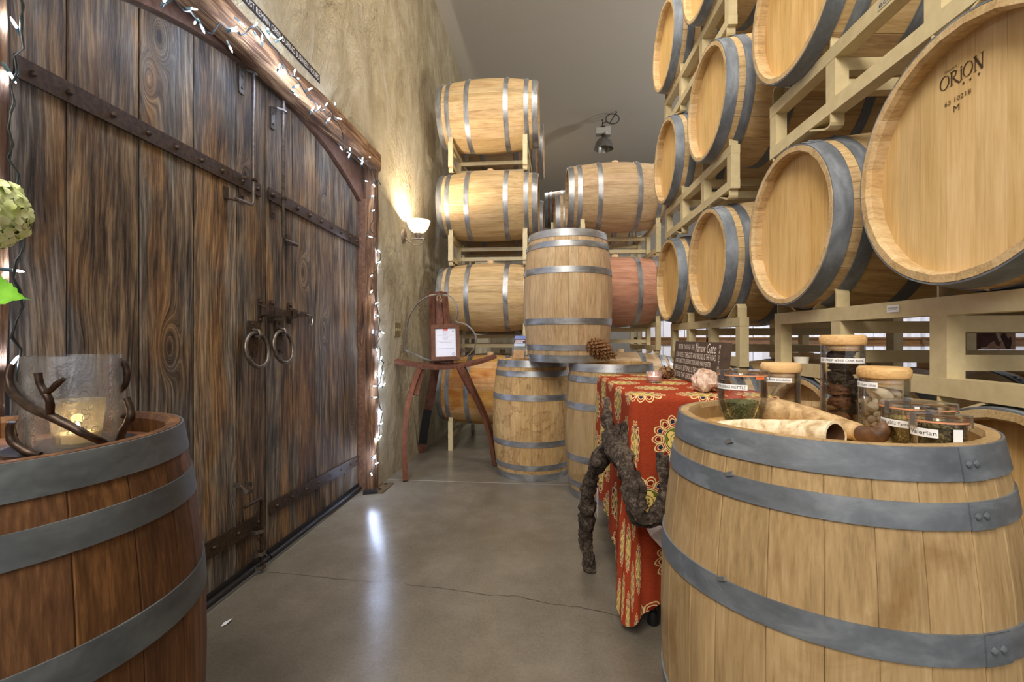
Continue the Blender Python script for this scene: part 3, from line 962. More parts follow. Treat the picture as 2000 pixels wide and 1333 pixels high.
def cloth_mat():
    g = G('red_batik_cloth')
    uv = g.tc('UV')
    p = g.scale(uv, (1/.235, 1/.235, 1))
    xyz = g.sep(p)
    rowi = g.math('FLOOR', xyz[1])
    sx = g.math('ADD', xyz[0], g.math('MULTIPLY', g.math('MODULO', g.math('ABSOLUTE', rowi), 2.0), .5))
    lx = g.math('SUBTRACT', g.math('FRACT', sx), .5)
    ly = g.math('SUBTRACT', g.math('FRACT', xyz[1]), .5)
    r = g.math('SQRT', g.math('ADD', g.math('MULTIPLY', lx, lx), g.math('MULTIPLY', ly, ly)))
    r = g.math('ADD', r, g.math('MULTIPLY', g.math('SUBTRACT', g.noise(uv, 60, 2, .5), .5), .012))
    a = g.math('ARCTAN2', ly, lx)
    red = g.ramp(g.noise(g.scale(uv, (1, 6, 1)), 60, 4, .6), [(.35, srgb(142,52,28)), (.65, srgb(164,68,40))])
    cream = srgb(226,206,150); dark = srgb(120,28,20); green = srgb(104,116,38); yellow = srgb(222,196,118); navy = srgb(44,42,70)
    N = 14.0
    sc = g.math('ABSOLUTE', g.math('COSINE', g.math('MULTIPLY', a, N/2)))          # 1 at petal middle
    edge = g.math('ADD', .335, g.math('MULTIPLY', sc, .075))
    def band(lo, hi):
        return g.math('MULTIPLY', g.math('GREATER_THAN', r, lo), g.math('LESS_THAN', r, hi))
    inside = g.math('LESS_THAN', r, edge)
    c = g.mix(inside, red, cream)
    # petal bodies
    e2 = g.math('SUBTRACT', edge, .022)
    pet = g.math('MULTIPLY', band(.235, e2), g.math('GREATER_THAN', sc, .34))
    c = g.mix(pet, c, srgb(168,58,32))
    e3 = g.math('SUBTRACT', edge, .052)
    pet2 = g.math('MULTIPLY', band(.255, e3), g.math('GREATER_THAN', sc, .56))
    c = g.mix(pet2, c, cream)
    e4 = g.math('SUBTRACT', edge, .07)
    pet3 = g.math('MULTIPLY', band(.268, e4), g.math('GREATER_THAN', sc, .70))
    alt = g.math('GREATER_THAN', g.math('COSINE', g.math('MULTIPLY', a, N/2)), 0)
    c = g.mix(pet3, c, g.mix(alt, dark, navy))
    c = g.mix(g.math('LESS_THAN', r, .222), c, dark)
    c = g.mix(g.math('LESS_THAN', r, .21), c, cream)
    c = g.mix(g.math('LESS_THAN', r, .198), c, green)
    fl = g.math('ADD', .125, g.math('MULTIPLY', g.math('ABSOLUTE', g.math('COSINE', g.math('MULTIPLY', a, 2.5))), .055))
    c = g.mix(g.math('LESS_THAN', r, g.math('ADD', fl, .012)), c, srgb(60,66,24))
    c = g.mix(g.math('LESS_THAN', r, fl), c, yellow)
    ring = band(.095, .106)
    c = g.mix(ring, c, srgb(90,70,30))
    ax = g.math('ABSOLUTE', g.math('SUBTRACT', g.math('ABSOLUTE', lx), .03)); ay = g.math('ABSOLUTE', g.math('SUBTRACT', g.math('ABSOLUTE', ly), .03))
    mxy = g.math('MAXIMUM', ax, ay)
    sq = g.math('MULTIPLY', g.math('LESS_THAN', mxy, .022), g.math('GREATER_THAN', mxy, .011))
    c = g.mix(sq, c, srgb(60,40,20))
    wv = g.noise(g.scale(uv, (1, 1, 1)), 500, 2, .5)
    return g.out(c, .85, 0, g.bump(wv, .2, .001), spec=.15)
M_cloth = cloth_mat()
M_lining = mottled('pale_cloth_reverse', srgb(176,160,160), srgb(206,194,192), .9, 0, 200, .1, .001)
def skirt(off, zoff, hem=0):
    """cloth: top plus skirt. returns MB with uv in cloth metres; local table coordinates"""
    mb = MB(); uv = []
    R = .025
    per = []      # (edge x, edge y, nx, ny)
    def line(x0, y0, x1, y1, n, nx, ny):
        for k in range(n): per.append((x0+(x1-x0)*k/n, y0+(y1-y0)*k/n, nx, ny))
    def corner(cx, cy, a0, a1, n):
        for k in range(n):
            a = a0+(a1-a0)*k/n
            per.append((cx+R*math.cos(a), cy+R*math.sin(a), math.cos(a), math.sin(a)))
    line(0, TL-R, 0, R, 110, -1, 0); corner(R, R, PI, 1.5*PI, 26)
    line(R, 0, TW-R, 0, 60, 0, -1); corner(TW-R, R, 1.5*PI, 2*PI, 8)
    line(TW, R, TW, TL-R, 40, 1, 0); corner(TW-R, TL-R, 0, .5*PI, 8)
    line(TW-R, TL, R, TL, 30, 0, 1); corner(R, TL-R, .5*PI, PI, 12)
    n = len(per); ND = 30
    vs = []
    # left side runs along index 0..110, near corner 110..136, near side 136..196
    for j in range(ND+1):
        d = j/ND
        for i, (x, y, nx, ny) in enumerate(per):
            if i < 110:
                s = i/110; drop = .66+.16*s**2+.02*math.sin(9*s)
            elif i < 136: s = (i-110)/26; drop = .82+.055*math.sin(s*PI)
            elif i < 196: s = (i-136)/60; drop = .82-.16*s
            elif i < 244: drop = .45
            else: drop = .62
            dist = drop*d
            amp = (.030 if i < 110 else .050)*min(1, d*1.6)
            ph = i*.30 if i < 110 else 33+(i-110)*.26
            fold = math.sin(ph)+.45*math.sin(ph*2.3+1)
            corner_f = math.exp(-((i-123)/16)**2)
            fl = .012*d+amp*.42*(fold*.5+.25)+corner_f*.045*d
            if i >= 196: fl = min(fl, .012)
            if i > 136: fl *= max(.35, 1-(i-136)/90)
            rr = min(dist, .012)
            px = x+nx*(fl+off*1.0+.004*min(1, dist/.012)); py = y+ny*(fl+off+.004*min(1, dist/.012))
            vs.append((px, py, TZ+zoff-max(0, dist-.003)))
            uv.append((x+nx*dist+.07+.02*math.sin(ph)*d, y+ny*dist+.05))
    fs = []
    for j in range(ND):
        for i in range(n):
            k = (i+1) % n
            fs.append((j*n+i, j*n+k, (j+1)*n+k, (j+1)*n+i))
    base = len(vs)
    # top: grid rings toward the middle
    for q in range(1, 9):
        t = 1-q/8
        for i, (x, y, nx, ny) in enumerate(per):
            cx, cy = TW/2, TL/2
            px = cx+(x-cx)*t; py = cy+(y-cy)*t
            vs.append((px, py, TZ+zoff+.0015*noise.noise(Vector((px*14, py*14, 0)))))
            uv.append((px+.07, py+.05))
    for q in range(8):
        o0 = 0 if q == 0 else base+(q-1)*n
        o1 = base+q*n
        for i in range(n):
            k = (i+1) % n
            fs.append((o0+k, o0+i, o1+i, o1+k))
    mb.add(vs, fs); mb.uv = uv
    return mb
cl = obj('tablecloth', skirt(0, .003), M_cloth, smooth=180, M=TX, fix=False)
tag(cl, 'rust red tablecloth printed with cream flower medallions', 'tablecloth')
lin = skirt(-.004, 0); lin.uv = None
obj('lining', lin, M_lining, cl, smooth=180, fix=False)
# turned back corner of the cloth showing its pale reverse
fp = MB()
q = [(.03,-.058,.44),(.10,-.075,.435),(.20,-.06,.50),(.18,-.075,.33),(.115,-.09,.335),(.05,-.075,.40)]
fp.add([Vector(p) for p in q]+[Vector(p)+Vector((0,.004,0)) for p in q], [(0,1,2,3,4,5),(11,10,9,8,7,6)]+[(k,(k+1)%6,6+(k+1)%6,6+k) for k in range(6)])
obj('turned_hem', fp, M_lining, cl)
fp = MB()
q = [(-.035,.80,.26),(-.03,.90,.26),(-.032,.90,.13),(-.036,.80,.12)]
fp.add([Vector(p) for p in q]+[Vector(p)+Vector((.004,0,0)) for p in q], [(0,1,2,3),(7,6,5,4)]+[(k,(k+1)%4,4+(k+1)%4,4+k) for k in range(4)])
obj('turned_hem', fp, M_lining, cl)
ZT = TZ+.0045

# lettered board
SB = frame(Vector((.668,2.695,ZT+.001)), Vector((.70,2.03,0))-Vector((.668,2.695,0)), (0,0,1))
SB = SB @ Matrix.Rotation(-.10, 4, 'X')
W_, H_ = .665, .205
bd = thing('lettered_board', 'dark brown board hand lettered in white about the Narrow Gate', 'sign', SB)
M_board = mottled('dark_brown_board', srgb(66,52,44), srgb(88,72,60), .7, 0, 30, .1, .001)
obj('panel', MB().box((0,0,-.035), (W_,H_,0)), M_board, bd)
M_chalk = plain('white_lettering', srgb(232,224,212), .8)
ln = MB(); f = flat_fn(Matrix.Identity(4), .0008)
def line(s, x, y, w, h, shear=0): text_fit(ln, s, x*W_, y*H_, w*W_, h*H_, f, shear)
line('ENTER', .10, .80, .115, .125); line('THROUGH', .235, .80, .15, .125); line('THE', .405, .80, .07, .125)
line('Narrow', .50, .755, .20, .205, .25); line('Gate', .725, .745, .165, .225, .25)
line('FOR WIDE IS THE GATE AND BROAD IS THE ROAD', .06, .585, .84, .135)
line('THAT LEADS TO DESTRUCTION, AND MANY ENTER', .05, .41, .77, .135)
line('THROUGH IT. BUT SMALL IS THE GATE AND NARROW', .035, .235, .86, .135)
line('THE ROAD THAT LEADS TO LIFE AND ONLY A FEW', .035, .06, .86, .135)
for k, ch in enumerate('MATTHEW'): line(ch, .935, .86-k*.115, .024, .085)
obj('lettering', ln, M_chalk, bd, fix=False)

# rock, votive, seed head
rk = MB().rock((0,0,0), 1, 4, .36, 1.5, 3, (.068,.052,.05))
for i, v in enumerate(rk.v): rk.v[i] = (v[0], v[1], max(v[2], -.036)+.036)
def rock_mat():
    g = G('pink_quartz'); f = g.noise(g.tc(), 28, 6, .7); 
    return g.out(g.ramp(f, [(.34, srgb(132,96,76)), (.47, srgb(200,166,146)), (.6, srgb(234,216,202))]), .7, 0, g.bump(f, .6, .006))
tag(obj('rock', rk, rock_mat(), smooth=18, M=Matrix.Translation((.628,1.99,ZT)) @ Matrix.Rotation(1.4,4,'Z')), 'rough pinkish rock in front of the lettered board', 'rock')
vt = thing('votive_holder', 'small glass votive with a burning candle on the red cloth', 'candle holder', (0.4945,2.358,0.9099)[:2]+(ZT,))
M_pglass = thin_glass('pinkish_glass', (1,.93,.93,1), .16, (.95,.82,.82,1), .3)
obj('glass_cup', MB().lathe([(0,.003),(.034,.003),(.0365,.006),(.0375,.056),(.0345,.056),(.0335,.012),(0,.012)], 24), M_pglass, vt, smooth=40)
obj('candle_wax', MB().lathe([(0,.0125),(.032,.0125),(.032,.03),(0,.031)], 20), plain('pale_wax', srgb(236,214,206), .5), vt)
FL_M = G('candle_flame').out((1,.7,.4,1), 1, em=(1,.82,.62,1), ems=60)
FLAME = MB().lathe([(0,0),(.0035,.004),(.0038,.008),(.002,.014),(0,.019)], 10)
obj('flame', MB().lathe([(0,.0),(.0035,.004),(.0038,.008),(.002,.014),(0,.019)], 10, c=(0,0,.034)), FL_M, vt, smooth=60)
sh = MB()
sh.rock((0,0,0), .042, 8, .15, 2, 3, (1,1.15,.8))
rr = random.Random(5)
for k in range(150):
    z = rr.uniform(-1,1); a = rr.uniform(0,2*PI); s = math.sqrt(1-z*z)
    d = Vector((s*math.cos(a), s*math.sin(a)*1.15, z*.8)); p = d*.040
    tn = Vector((-d.y, d.x, .3)).normalized()*.005
    sh.add([p-tn, p+tn, p+d*.014+tn*.6+Vector((0,-.008,0))], [(0,1,2)])
tag(obj('seed_head', sh, mottled('dry_brown_husk', srgb(92,64,42), srgb(158,122,84), .8, 0, 60, .3, .004), M=Matrix.Translation((0.6095,2.59,0.9281)[:2]+(ZT+.033,)), fix=False), 'dry scaly brown seed head between the votive and the lettered board', 'seed head')
tag(obj('white_stone', MB().rock((0,0,.03), .034, 12, .2, 1.5, 3, (.7,.7,1)), plain('chalky_stone', srgb(206,196,180), .8), smooth=60, M=Matrix.Translation((0.6732,2.736,0.9166)[:2]+(ZT,))), 'pale upright stone behind the seed head, partly hidden', 'stone')

# gnarled vine standing on the floor against the cloth
def vine_fn(seed, am):
    def fn(i, a, r, p):
        w = a+p.z*9+seed
        rid = abs(math.sin(w*2.5+2*noise.noise(p*14)))*.5
        return r*(.66+am*(rid*1.1+.75*noise.noise(p*18+Vector((seed, 0, 0)))+.5*noise.noise(p*45+Vector((math.cos(a)*1.5, math.sin(a)*1.5, seed)))))
    return fn
def spline(pts, per=7):
    out = []
    P = [Vector(p[:3]) for p in pts]; Rr = [p[3] for p in pts]
    for i in range(len(P)-1):
        p0, p1, p2, p3 = P[max(i-1,0)], P[i], P[i+1], P[min(i+2,len(P)-1)]
        for k in range(per):
            t = k/per
            out.append((.5*((2*p1)+(p2-p0)*t+(2*p0-5*p1+4*p2-p3)*t*t+(3*p1-p0-3*p2+p3)*t**3), Rr[i]+(Rr[i+1]-Rr[i])*t))
    out.append((P[-1], Rr[-1]))
    return [o[0] for o in out], [o[1] for o in out]
vb = MB()
def limb(seed, *pts, am=.56, n=22, per=10):
    p, r = spline(pts, per); vb.tube(p, r, n, fn=vine_fn(seed, am))
Q = lambda p, r: tuple(p)+(r,)
limb(1, Q((0.1638,2.243,-0.004673),.030), Q((0.1601,2.225,0.04614),.032), Q((0.1434,2.194,0.183),.034), Q((0.1472,2.144,0.3242),.036), Q((0.1499,2.084,0.463),.036), Q((0.1831,1.996,0.5921),.038), Q((0.2229,1.89,0.6914),.046), Q((0.2528,1.782,0.6724),.043), Q((0.2734,1.684,0.6153),.044), Q((0.2777,1.634,0.5591),.037), Q((0.2848,1.614,0.5201),.031), Q((0.3182,1.608,0.5028),.028), Q((0.3569,1.611,0.531),.03), Q((0.3762,1.613,0.5964),.026), Q((0.3733,1.623,0.6729),.022), Q((0.3637,1.642,0.7319),.015))
limb(2, Q((0.2303,1.901,0.6891),.042), Q((0.2257,1.95,0.7462),.034), Q((0.2228,2,0.7804),.03), Q((0.2217,2.03,0.82),.018), Q((0.2296,2.061,0.8656),.012))
limb(3, Q((0.2369,1.871,0.7004),.036), Q((0.2493,1.872,0.7521),.018), Q((0.2575,1.873,0.7873),.012))
limb(4, Q((0.2479,1.832,0.6896),.034), Q((0.2686,1.824,0.7424),.02), Q((0.2706,1.824,0.7826),.016), Q((0.2646,1.823,0.8048),.01))
limb(6, Q((0.3751,1.623,0.6551),.02), Q((0.3827,1.619,0.7009),.010), Q((0.3832,1.614,0.7288),.007), n=10)
def vine_mat():
    g = G('gnarled_vine_bark'); t = g.tc()
    f = g.noise(t, 70, 6, .7, 1.0); f2 = g.noise(t, 12, 4, .6)
    c = g.ramp(g.math('ADD', g.math('MULTIPLY', f, .65), g.math('MULTIPLY', f2, .35)), [(.36, srgb(26,22,20)), (.5, srgb(70,60,53)), (.64, srgb(134,120,108))])
    return g.out(c, .85, 0, g.bump(f, .9, .01), spec=.2)
tag(obj('vine_trunk', vb, vine_mat(), smooth=50), 'gnarled old grape vine trunk standing on the floor against the tablecloth corner', 'vine')

# ------------------------------------------------------------------ jars on the pale barrel
ZH = BL-.046+.001
M_lidwood = oak('bamboo_lid', srgb(186,144,92), srgb(214,176,122), srgb(228,194,146), vary=.05, axis=0)
M_label = plain('white_label', srgb(236,238,242), .6)
M_gask = plain('orange_gasket', srgb(214,150,112), .5)
M_lid = mottled('steel_clip', srgb(150,150,152), srgb(190,190,192), .3, .9)
def jar(label, xc, zc, r, h, kind, text, arc, lz, lh, lidc=None):
    X, Y = C2V(xc, zc)
    t = thing('glass_jar', label, 'jar', (X, Y, ZH))
    face = math.atan2(-Y, -X)
    if kind == 'wood':
        hb = h-.028
        p = [(0,0),(r-.004,0),(r,.005),(r,hb),(r-.003,hb),(r-.003,.007),(0,.007)]
        rr = lambda z: r
        obj('glass_body', MB().lathe(p, 40), M_glass, t, smooth=40)
        lid = MB().lathe([(0,hb-.014),(r-.006,hb-.014),(r-.0045,hb+.001),(r+.001,hb+.002),(r+.003,hb+.007),(r+.003,hb+.02),(r-.001,hb+.026),(0,hb+.027)], 40)
        obj('wooden_lid', lid, M_lidwood, t, smooth=40)
        obj('seal', MB().lathe([(r-.0042,hb-.011),(r-.0032,hb-.009),(r-.0032,hb-.005),(r-.0042,hb-.003)], 32), thin_glass('silicone_seal', (.95,.95,.93,1), .3), t)
    else:
        hb = h-.014
        def rr(z):
            k = z/hb
            return r*(.62+.46*math.sin(min(1, k*1.15+.05)*PI*.62)) if kind == 'tulip' else r*(.93+.07*k)
        p = [(0,0),(rr(0)-.004,0)]+[(rr(hb*k/10), .003+(hb-.003)*k/10) for k in range(11)]
        p += [(rr(hb)+.003,hb), (rr(hb)+.003,hb+.002),(rr(hb)-.003,hb+.002)]+[(rr(hb*k/10)-.003, .008+(hb-.008)*k/10) for k in range(10,-1,-1)]+[(0,.008)]
        obj('glass_body', MB().lathe(p, 40), M_glass, t, smooth=40)
        rl = rr(hb)+.003
        obj('rubber_gasket', MB().lathe([(rl-.006,hb+.002),(rl+.001,hb+.002),(rl+.001,hb+.0045),(rl-.006,hb+.0045)], 40, closed=True), M_gask, t)
        obj('glass_lid', MB().lathe([(0,hb+.009),(rl-.012,hb+.009),(rl-.01,hb+.005),(rl+.001,hb+.005),(rl+.001,hb+.011),(rl-.004,hb+.014),(0,hb+.012)], 40), M_glass, t, smooth=40)
        for a in (1.35, 3.4, -.8):
            a += face
            d = Vector((math.cos(a), math.sin(a), 0))
            w = Vector((-d.y, d.x, 0))
            obj('clip', MB().strip([d*(rl-.018)+Vector((0,0,hb+.0155)), d*(rl+.002)+Vector((0,0,hb+.0155)), d*(rl+.003)+Vector((0,0,hb-.006)), d*(rl-.001)+Vector((0,0,hb-.009))], .011, .0012, w), M_lid, t)
    # paper label wrapped round the glass
    a0, a1 = arc
    R = max(rr(lz-lh/2), rr(lz+lh/2))+.0008
    mb = MB(); n = 14; vs = []
    for k in range(n+1):
        a = face+math.radians(a0+(a1-a0)*k/n)
        for z in (lz-lh/2, lz+lh/2):
            for q in (R, R+.0006): vs.append((q*math.cos(a), q*math.sin(a), z))
    fs = []
    for k in range(n):
        o = k*4; p = o+4
        fs += [(o,p,p+2,o+2),(o+1,o+3,p+3,p+1),(o,o+1,p+1,p),(o+2,p+2,p+3,o+3)]
    fs += [(0,2,3,1),(n*4,n*4+1,n*4+3,n*4+2)]
    mb.add(vs, fs)
    lb = obj('label', mb, M_label, t, smooth=50)
    L = math.radians(a1-a0)*R
    tm = MB()
    def fn(x, y):
        a = face+math.radians(a0)+x/R
        return Vector(((R+.001)*math.cos(a), (R+.001)*math.sin(a), lz-lh/2+y))
    text_fit(tm, text, L*.05, lh*.26, L*.9, lh*.5, fn)
    obj('lettering', tm, M_ink, lb, fix=False)
    return t, rr
def heap(name, label, jt, rr, z0, z1, mat, n, seed, mound=.006, slim=.0055, fl=(.004,.0012)):
    """a mass of dried bits filling a jar: a lumpy body covered in flakes"""
    rs = random.Random(seed)
    mb = MB()
    zs = [z0+(z1-z0)*k/8 for k in range(9)]
    prof_ = [(0,z0)]+[(max(rr(z)-slim-.002, .004), z) for z in zs]+[(rr(z1)*.5, z1+mound*.7), (0, z1+mound)]
    mb.lathe(prof_, 26)
    for k in range(n):
        if rs.random() < .7:
            z = rs.uniform(z0, z1); a = rs.uniform(0, 2*PI); q = rr(z)-slim
            p = Vector((q*math.cos(a), q*math.sin(a), z)); nn = Vector((math.cos(a), math.sin(a), 0))
        else:
            a = rs.uniform(0, 2*PI); q = (rr(z1)-slim)*math.sqrt(rs.random())
            p = Vector((q*math.cos(a), q*math.sin(a), z1+mound*(1-q/rr(z1)))); nn = Vector((0,0,1))
        d = Vector((rs.gauss(0,1), rs.gauss(0,1), rs.gauss(0,1))); d = (d-nn*d.dot(nn)*.8).normalized()*fl[0]*rs.uniform(.5,1.4)
        w = nn.cross(d).normalized()*fl[1]*rs.uniform(.6,1.5)
        mb.add([p-d-w, p+d-w*.4, p+d*1.05+w*.4, p-d*.8+w], [(0,1,2,3)])
    o = obj(name, mb, mat, M=jt.matrix_world.copy(), fix=False)
    return tag(o, label, 'dried herb', kind='stuff')
def flake_mat(name, a, b, c):
    g = G(name); f = g.noise(g.tc(), 260, 3, .7)
    return g.out(g.ramp(f, [(.34, a), (.5, b), (.66, c)]), .85)
j, rr = jar('tulip shaped glass jar labelled STINGING NETTLE', .581, 1.15, .053, .143, 'tulip', 'STINGING NETTLE', (-72, 12), .104, .013)
heap('dried_nettle', 'green dried nettle filling half of the tulip shaped jar', j, rr, .009, .062, flake_mat('nettle_flakes', srgb(40,46,24), srgb(84,92,52), srgb(140,146,96)), 2600, 1)
obj('orange_tab', MB().box((.0,-.012,.124), (.001,.012,.132), Matrix.Rotation(math.atan2(-C2V(.581,1.15)[1],-C2V(.581,1.15)[0])+.75,4,'Z') @ Matrix.Translation((.057,0,0))), plain('orange_rubber', srgb(240,120,60), .5), j)
jar('empty glass jar with wooden lid labelled PREP 506 Dandelion', .738, 1.25, .047, .158, 'wood', 'BD PREP #506 Dandelion', (-76, 32), .112, .012)
jb, rr = jar('tallest glass jar, labelled OAK BARK, with wooden lid', .846, 1.165, .0475, .234, 'wood', 'BD PREP #505 OAK BARK', (-68, 66), .168, .0125)
rs = random.Random(11)
def bark_mat(nm, lo, mid, hi):
    g = G(nm); f = g.noise(g.scale(g.shifted(), (1,1,2.5)), 90, 6, .7, .8)
    return g.out(g.ramp(f, [(.35, lo), (.5, mid), (.66, hi)]), .85, 0, g.bump(f, .9, .01))
B1 = bark_mat('dark_bark', srgb(40,32,28), srgb(74,60,50), srgb(112,94,80)); B2 = bark_mat('orange_bark', srgb(74,44,28), srgb(138,90,58), srgb(186,134,94))
for k, (x, y, z, sx, sy, sz, m) in enumerate(((-.008,.005,.018,.030,.028,.018,B2),(.014,-.006,.042,.026,.026,.016,B1),(-.016,-.012,.058,.024,.022,.014,B2),(.012,.012,.07,.027,.024,.016,B1),(-.010,.0,.088,.031,.026,.015,B2),(.014,-.012,.10,.025,.024,.017,B1),(-.008,.006,.12,.032,.03,.017,B1),(.006,-.004,.146,.034,.03,.017,B1),(-.004,.004,.17,.032,.03,.015,B1),(.004,.0,.187,.028,.024,.011,B1))):
    tag(obj('bark_chunk', MB().rock((0,0,0), 1, 20+k, .5, 1.7, 3, (sx,sy,sz), True), m, smooth=30, M=jb.matrix_world @ Matrix.Translation((x,y,z+.004)) @ Matrix.Rotation(rs.uniform(0,6),4,'Z')),
        '%s chunk of bark counted up from the bottom of the tallest jar' % ('first','second','third','fourth','fifth','sixth','seventh','eighth','ninth','topmost')[k], 'bark', 'bark chunks in the tallest jar')
js, rr = jar('wide glass jar with wooden lid labelled Horn Silica, pale stones inside', .853, 1.045, .0475, .160, 'wood', '501 Horn Silica', (-75, -12), .118, .0125)
M_peb = mottled('pale_stone', srgb(206,188,156), srgb(236,224,200), .8, 0, 60, .3, .004)
pebs = [MB().rock((0,0,0), 1, 40+k, .3, 1.5, 2).mesh('stone', M_peb, 40) for k in range(4)]
cnt = 0
for lay in range(6):
    z = .016+lay*.0125
    for k in range(8 if lay < 5 else 4):
        a = k*2*PI/8+lay*.5+rs.uniform(-.2,.2)
        big = lay >= 4
        q = .033 if k % 2 == 0 or lay < 5 else .015
        s = rs.uniform(.0075,.0105)*(1.15 if big else 1)
        M = js.matrix_world @ Matrix.Translation((q*math.cos(a), q*math.sin(a), z+rs.uniform(-.002,.002))) @ Matrix.Rotation(rs.uniform(0,6),4,'X') @ Matrix.Diagonal((s*1.2, s, s*.9, 1))
        tag(put('stone', pebs[cnt % 4], None, M), 'small pale stone in the Horn Silica jar', 'stone', 'stones in the Horn Silica jar')
        cnt += 1
for a, s in ((-2.2,.017),(-.2,.013)):
    M = js.matrix_world @ Matrix.Translation((.02*math.cos(a), .02*math.sin(a), .098)) @ Matrix.Rotation(.5,4,'Y') @ Matrix.Diagonal((s*1.4, s, s*.75, 1))
    tag(put('stone', pebs[cnt % 4], None, M), 'larger pale stone lying on top in the Horn Silica jar, %s' % ('left' if a < -1 else 'right'), 'stone')
    cnt += 1
jy, rr = jar('low glass jar with clip lid labelled Yarrow', .822, .925, .054, .095, 'tulip', 'PREP #502 Yarrow', (-70, 0), .054, .014)
heap('dried_yarrow', 'yellow green dried yarrow in the low clip lid jar', jy, rr, .009, .058, flake_mat('yarrow_flakes', srgb(70,60,28), srgb(128,112,60), srgb(186,170,110)), 2200, 2)
jv, rr = jar('smallest glass jar nearest the camera, labelled Valerian', .772, .826, .040, .087, 'straight', 'Valerian', (-62, 2), .056, .015)
heap('dried_valerian', 'dark dried valerian leaves and stalks in the smallest jar', jv, rr, .009, .062, flake_mat('valerian_flakes', srgb(44,40,22), srgb(88,78,44), srgb(140,124,80)), 900, 3, fl=(.008,.0018))
# small print tag hanging on the valerian jar
face = math.atan2(-jv.matrix_world.translation.y, -jv.matrix_world.translation.x)
obj('price_tag', MB().box((.043,-.006,.043), (.0436,.008,.066), Matrix.Rotation(face+.62,4,'Z')), M_label, jv)

# horns
def horn(nm, label, pts, mat, hollow=None, tip=None):
    p, r = spline(pts, 8)
    t = thing(nm, label, 'horn', Vector(p[0]))
    I = Matrix.Translation(-Vector(p[0]))
    mb = MB()
    if hollow:
        pi = p[::-1]; ri = [max(q-.006, .002) for q in r[::-1]]
        k = 14
        mb.tube(p, r, 20, caps=False, fn=lambda i, a, q, c: q*(1+.06*noise.noise(c*40)))
        n0 = len(mb.v)
        mb.tube(pi[:k], ri[:k], 20, caps=False)
        # rim between outer and inner skin
        o = (len(p)-1)*20
        for j in range(20):
            l = (j+1) % 20
            best = min(range(20), key=lambda q: (Vector(mb.v[n0+q])-Vector(mb.v[o+j])).length)
            bl = min(range(20), key=lambda q: (Vector(mb.v[n0+q])-Vector(mb.v[o+l])).length)
            if best != bl: mb.f.append([o+j, o+l, n0+bl, n0+best]); mb.mi.append(0)
        mb.f.append([n0+(k-1)*20+j for j in range(20)]); mb.mi.append(1)
        mb.f.append(list(range(20))); mb.mi.append(0)
        # inner skin dark
        for q, ff in enumerate(mb.f):
            if ff[0] >= n0 and len(ff) == 4: mb.mi[q] = 1
        obj('shell', mb, [mat, plain('brown_horn_inside', srgb(84,56,36), .6)], t, smooth=60, M=I)
    else:
        mb.tube(p, r, 20, fn=lambda i, a, q, c: q*(1+.07*noise.noise(c*35)))
        obj('shell', mb, mat, t, smooth=60, M=I)
    if tip:
        p2, r2 = spline(tip, 8)
        obj('dark_tip', MB().tube(p2, r2, 16, fn=lambda i, a, q, c: q*(1+.06*noise.noise(c*60))), mottled('dark_horn', srgb(66,42,24), srgb(112,78,50), .5, 0, 40, .2, .003), t, smooth=60, M=I)
def horn_mat(nm, lo, mid, hi):
    g = G(nm); f = g.noise(g.tc(), 35, 6, .65, .6)
    return g.out(g.ramp(f, [(.35, lo), (.5, mid), (.65, hi)]), .6, 0, g.bump(f, .3, .004))
HZ = ZH
def hp(xc, zc, z, r): X, Y = C2V(xc, zc); return (X, Y, HZ+z, r)
horn('cow_horn', 'large tan curved cow horn with a dark tip, lying between the jars',
     [hp(.628,1.222,.033,.030), hp(.648,1.205,.034,.033), hp(.672,1.175,.035,.034), hp(.70,1.13,.033,.031), hp(.725,1.075,.028,.026), hp(.741,1.01,.023,.021), hp(.744,.97,.021,.018)],
     horn_mat('tan_horn', srgb(140,112,74), srgb(182,150,106), srgb(206,178,134)),
     tip=[hp(.744,.975,.021,.0175), hp(.749,.952,.021,.0185), hp(.756,.938,.027,.0185), hp(.761,.934,.042,.014), hp(.760,.938,.052,.006)])
horn('hollow_bone_horn', 'creamy white hollow horn with a dark open end at the barrel rim',
     [hp(.478,1.10,.010,.006), hp(.497,1.082,.014,.013), hp(.533,1.04,.020,.019), hp(.572,.99,.025,.0225), hp(.600,.945,.028,.0265), hp(.618,.908,.031,.030), hp(.627,.882,.033,.031)],
     horn_mat('cream_bone', srgb(178,152,112), srgb(222,204,170), srgb(240,228,202)), hollow=True)

# ------------------------------------------------------------------ things on the other upright barrels
def pinecone():
    mb = MB(); rs = random.Random(2)
    n = 150; L = .225
    mb.lathe([(0,0),(.018,.01),(.03,.06),(.026,.12),(.01,.18),(0,.19)], 14)
    for i in range(n):
        t = (i+.5)/n; a = i*2.39996
        rad = .014+.044*math.sin(min(1, t*1.02+.10)*PI)**.8
        z = .008+t*L*.96
        d = Vector((math.cos(a), math.sin(a), 0)); w = Vector((-d.y, d.x, 0))
        up = .35+.5*t
        b = d*rad*.35+Vector((0,0,z-.006)); e = d*(rad*1.12)+Vector((0,0,z-.006+rad*up*.5))
        s = .0105*(1-.45*t)
        h = Vector((0,0,.0045))
        mb.add([b-w*s*.4, b+w*s*.4, e+w*s, e-w*s, e+w*s*.7+h*1.3+d*.003, e-w*s*.7+h*1.3+d*.003, b+h], [(0,1,2,3),(3,2,4,5),(5,4,6),(1,6,4,2),(0,3,5,6)])
    return mb
PCM = frame(Vector((.405-.03,3.40-.16,BL+.038)), (0,0,1), (0,1,0), (.72,.25,-.18)) 
pct = thing('pine_cone', 'large brown pine cone lying on the barrel behind the table', 'pine cone', (0.2091,3.255,1.121)[:2]+(BL+.145,))
dirv = Vector((.19,.05,-.088))
ezv = dirv.normalized(); exv = ezv.cross(Vector((0,1,0))).normalized()
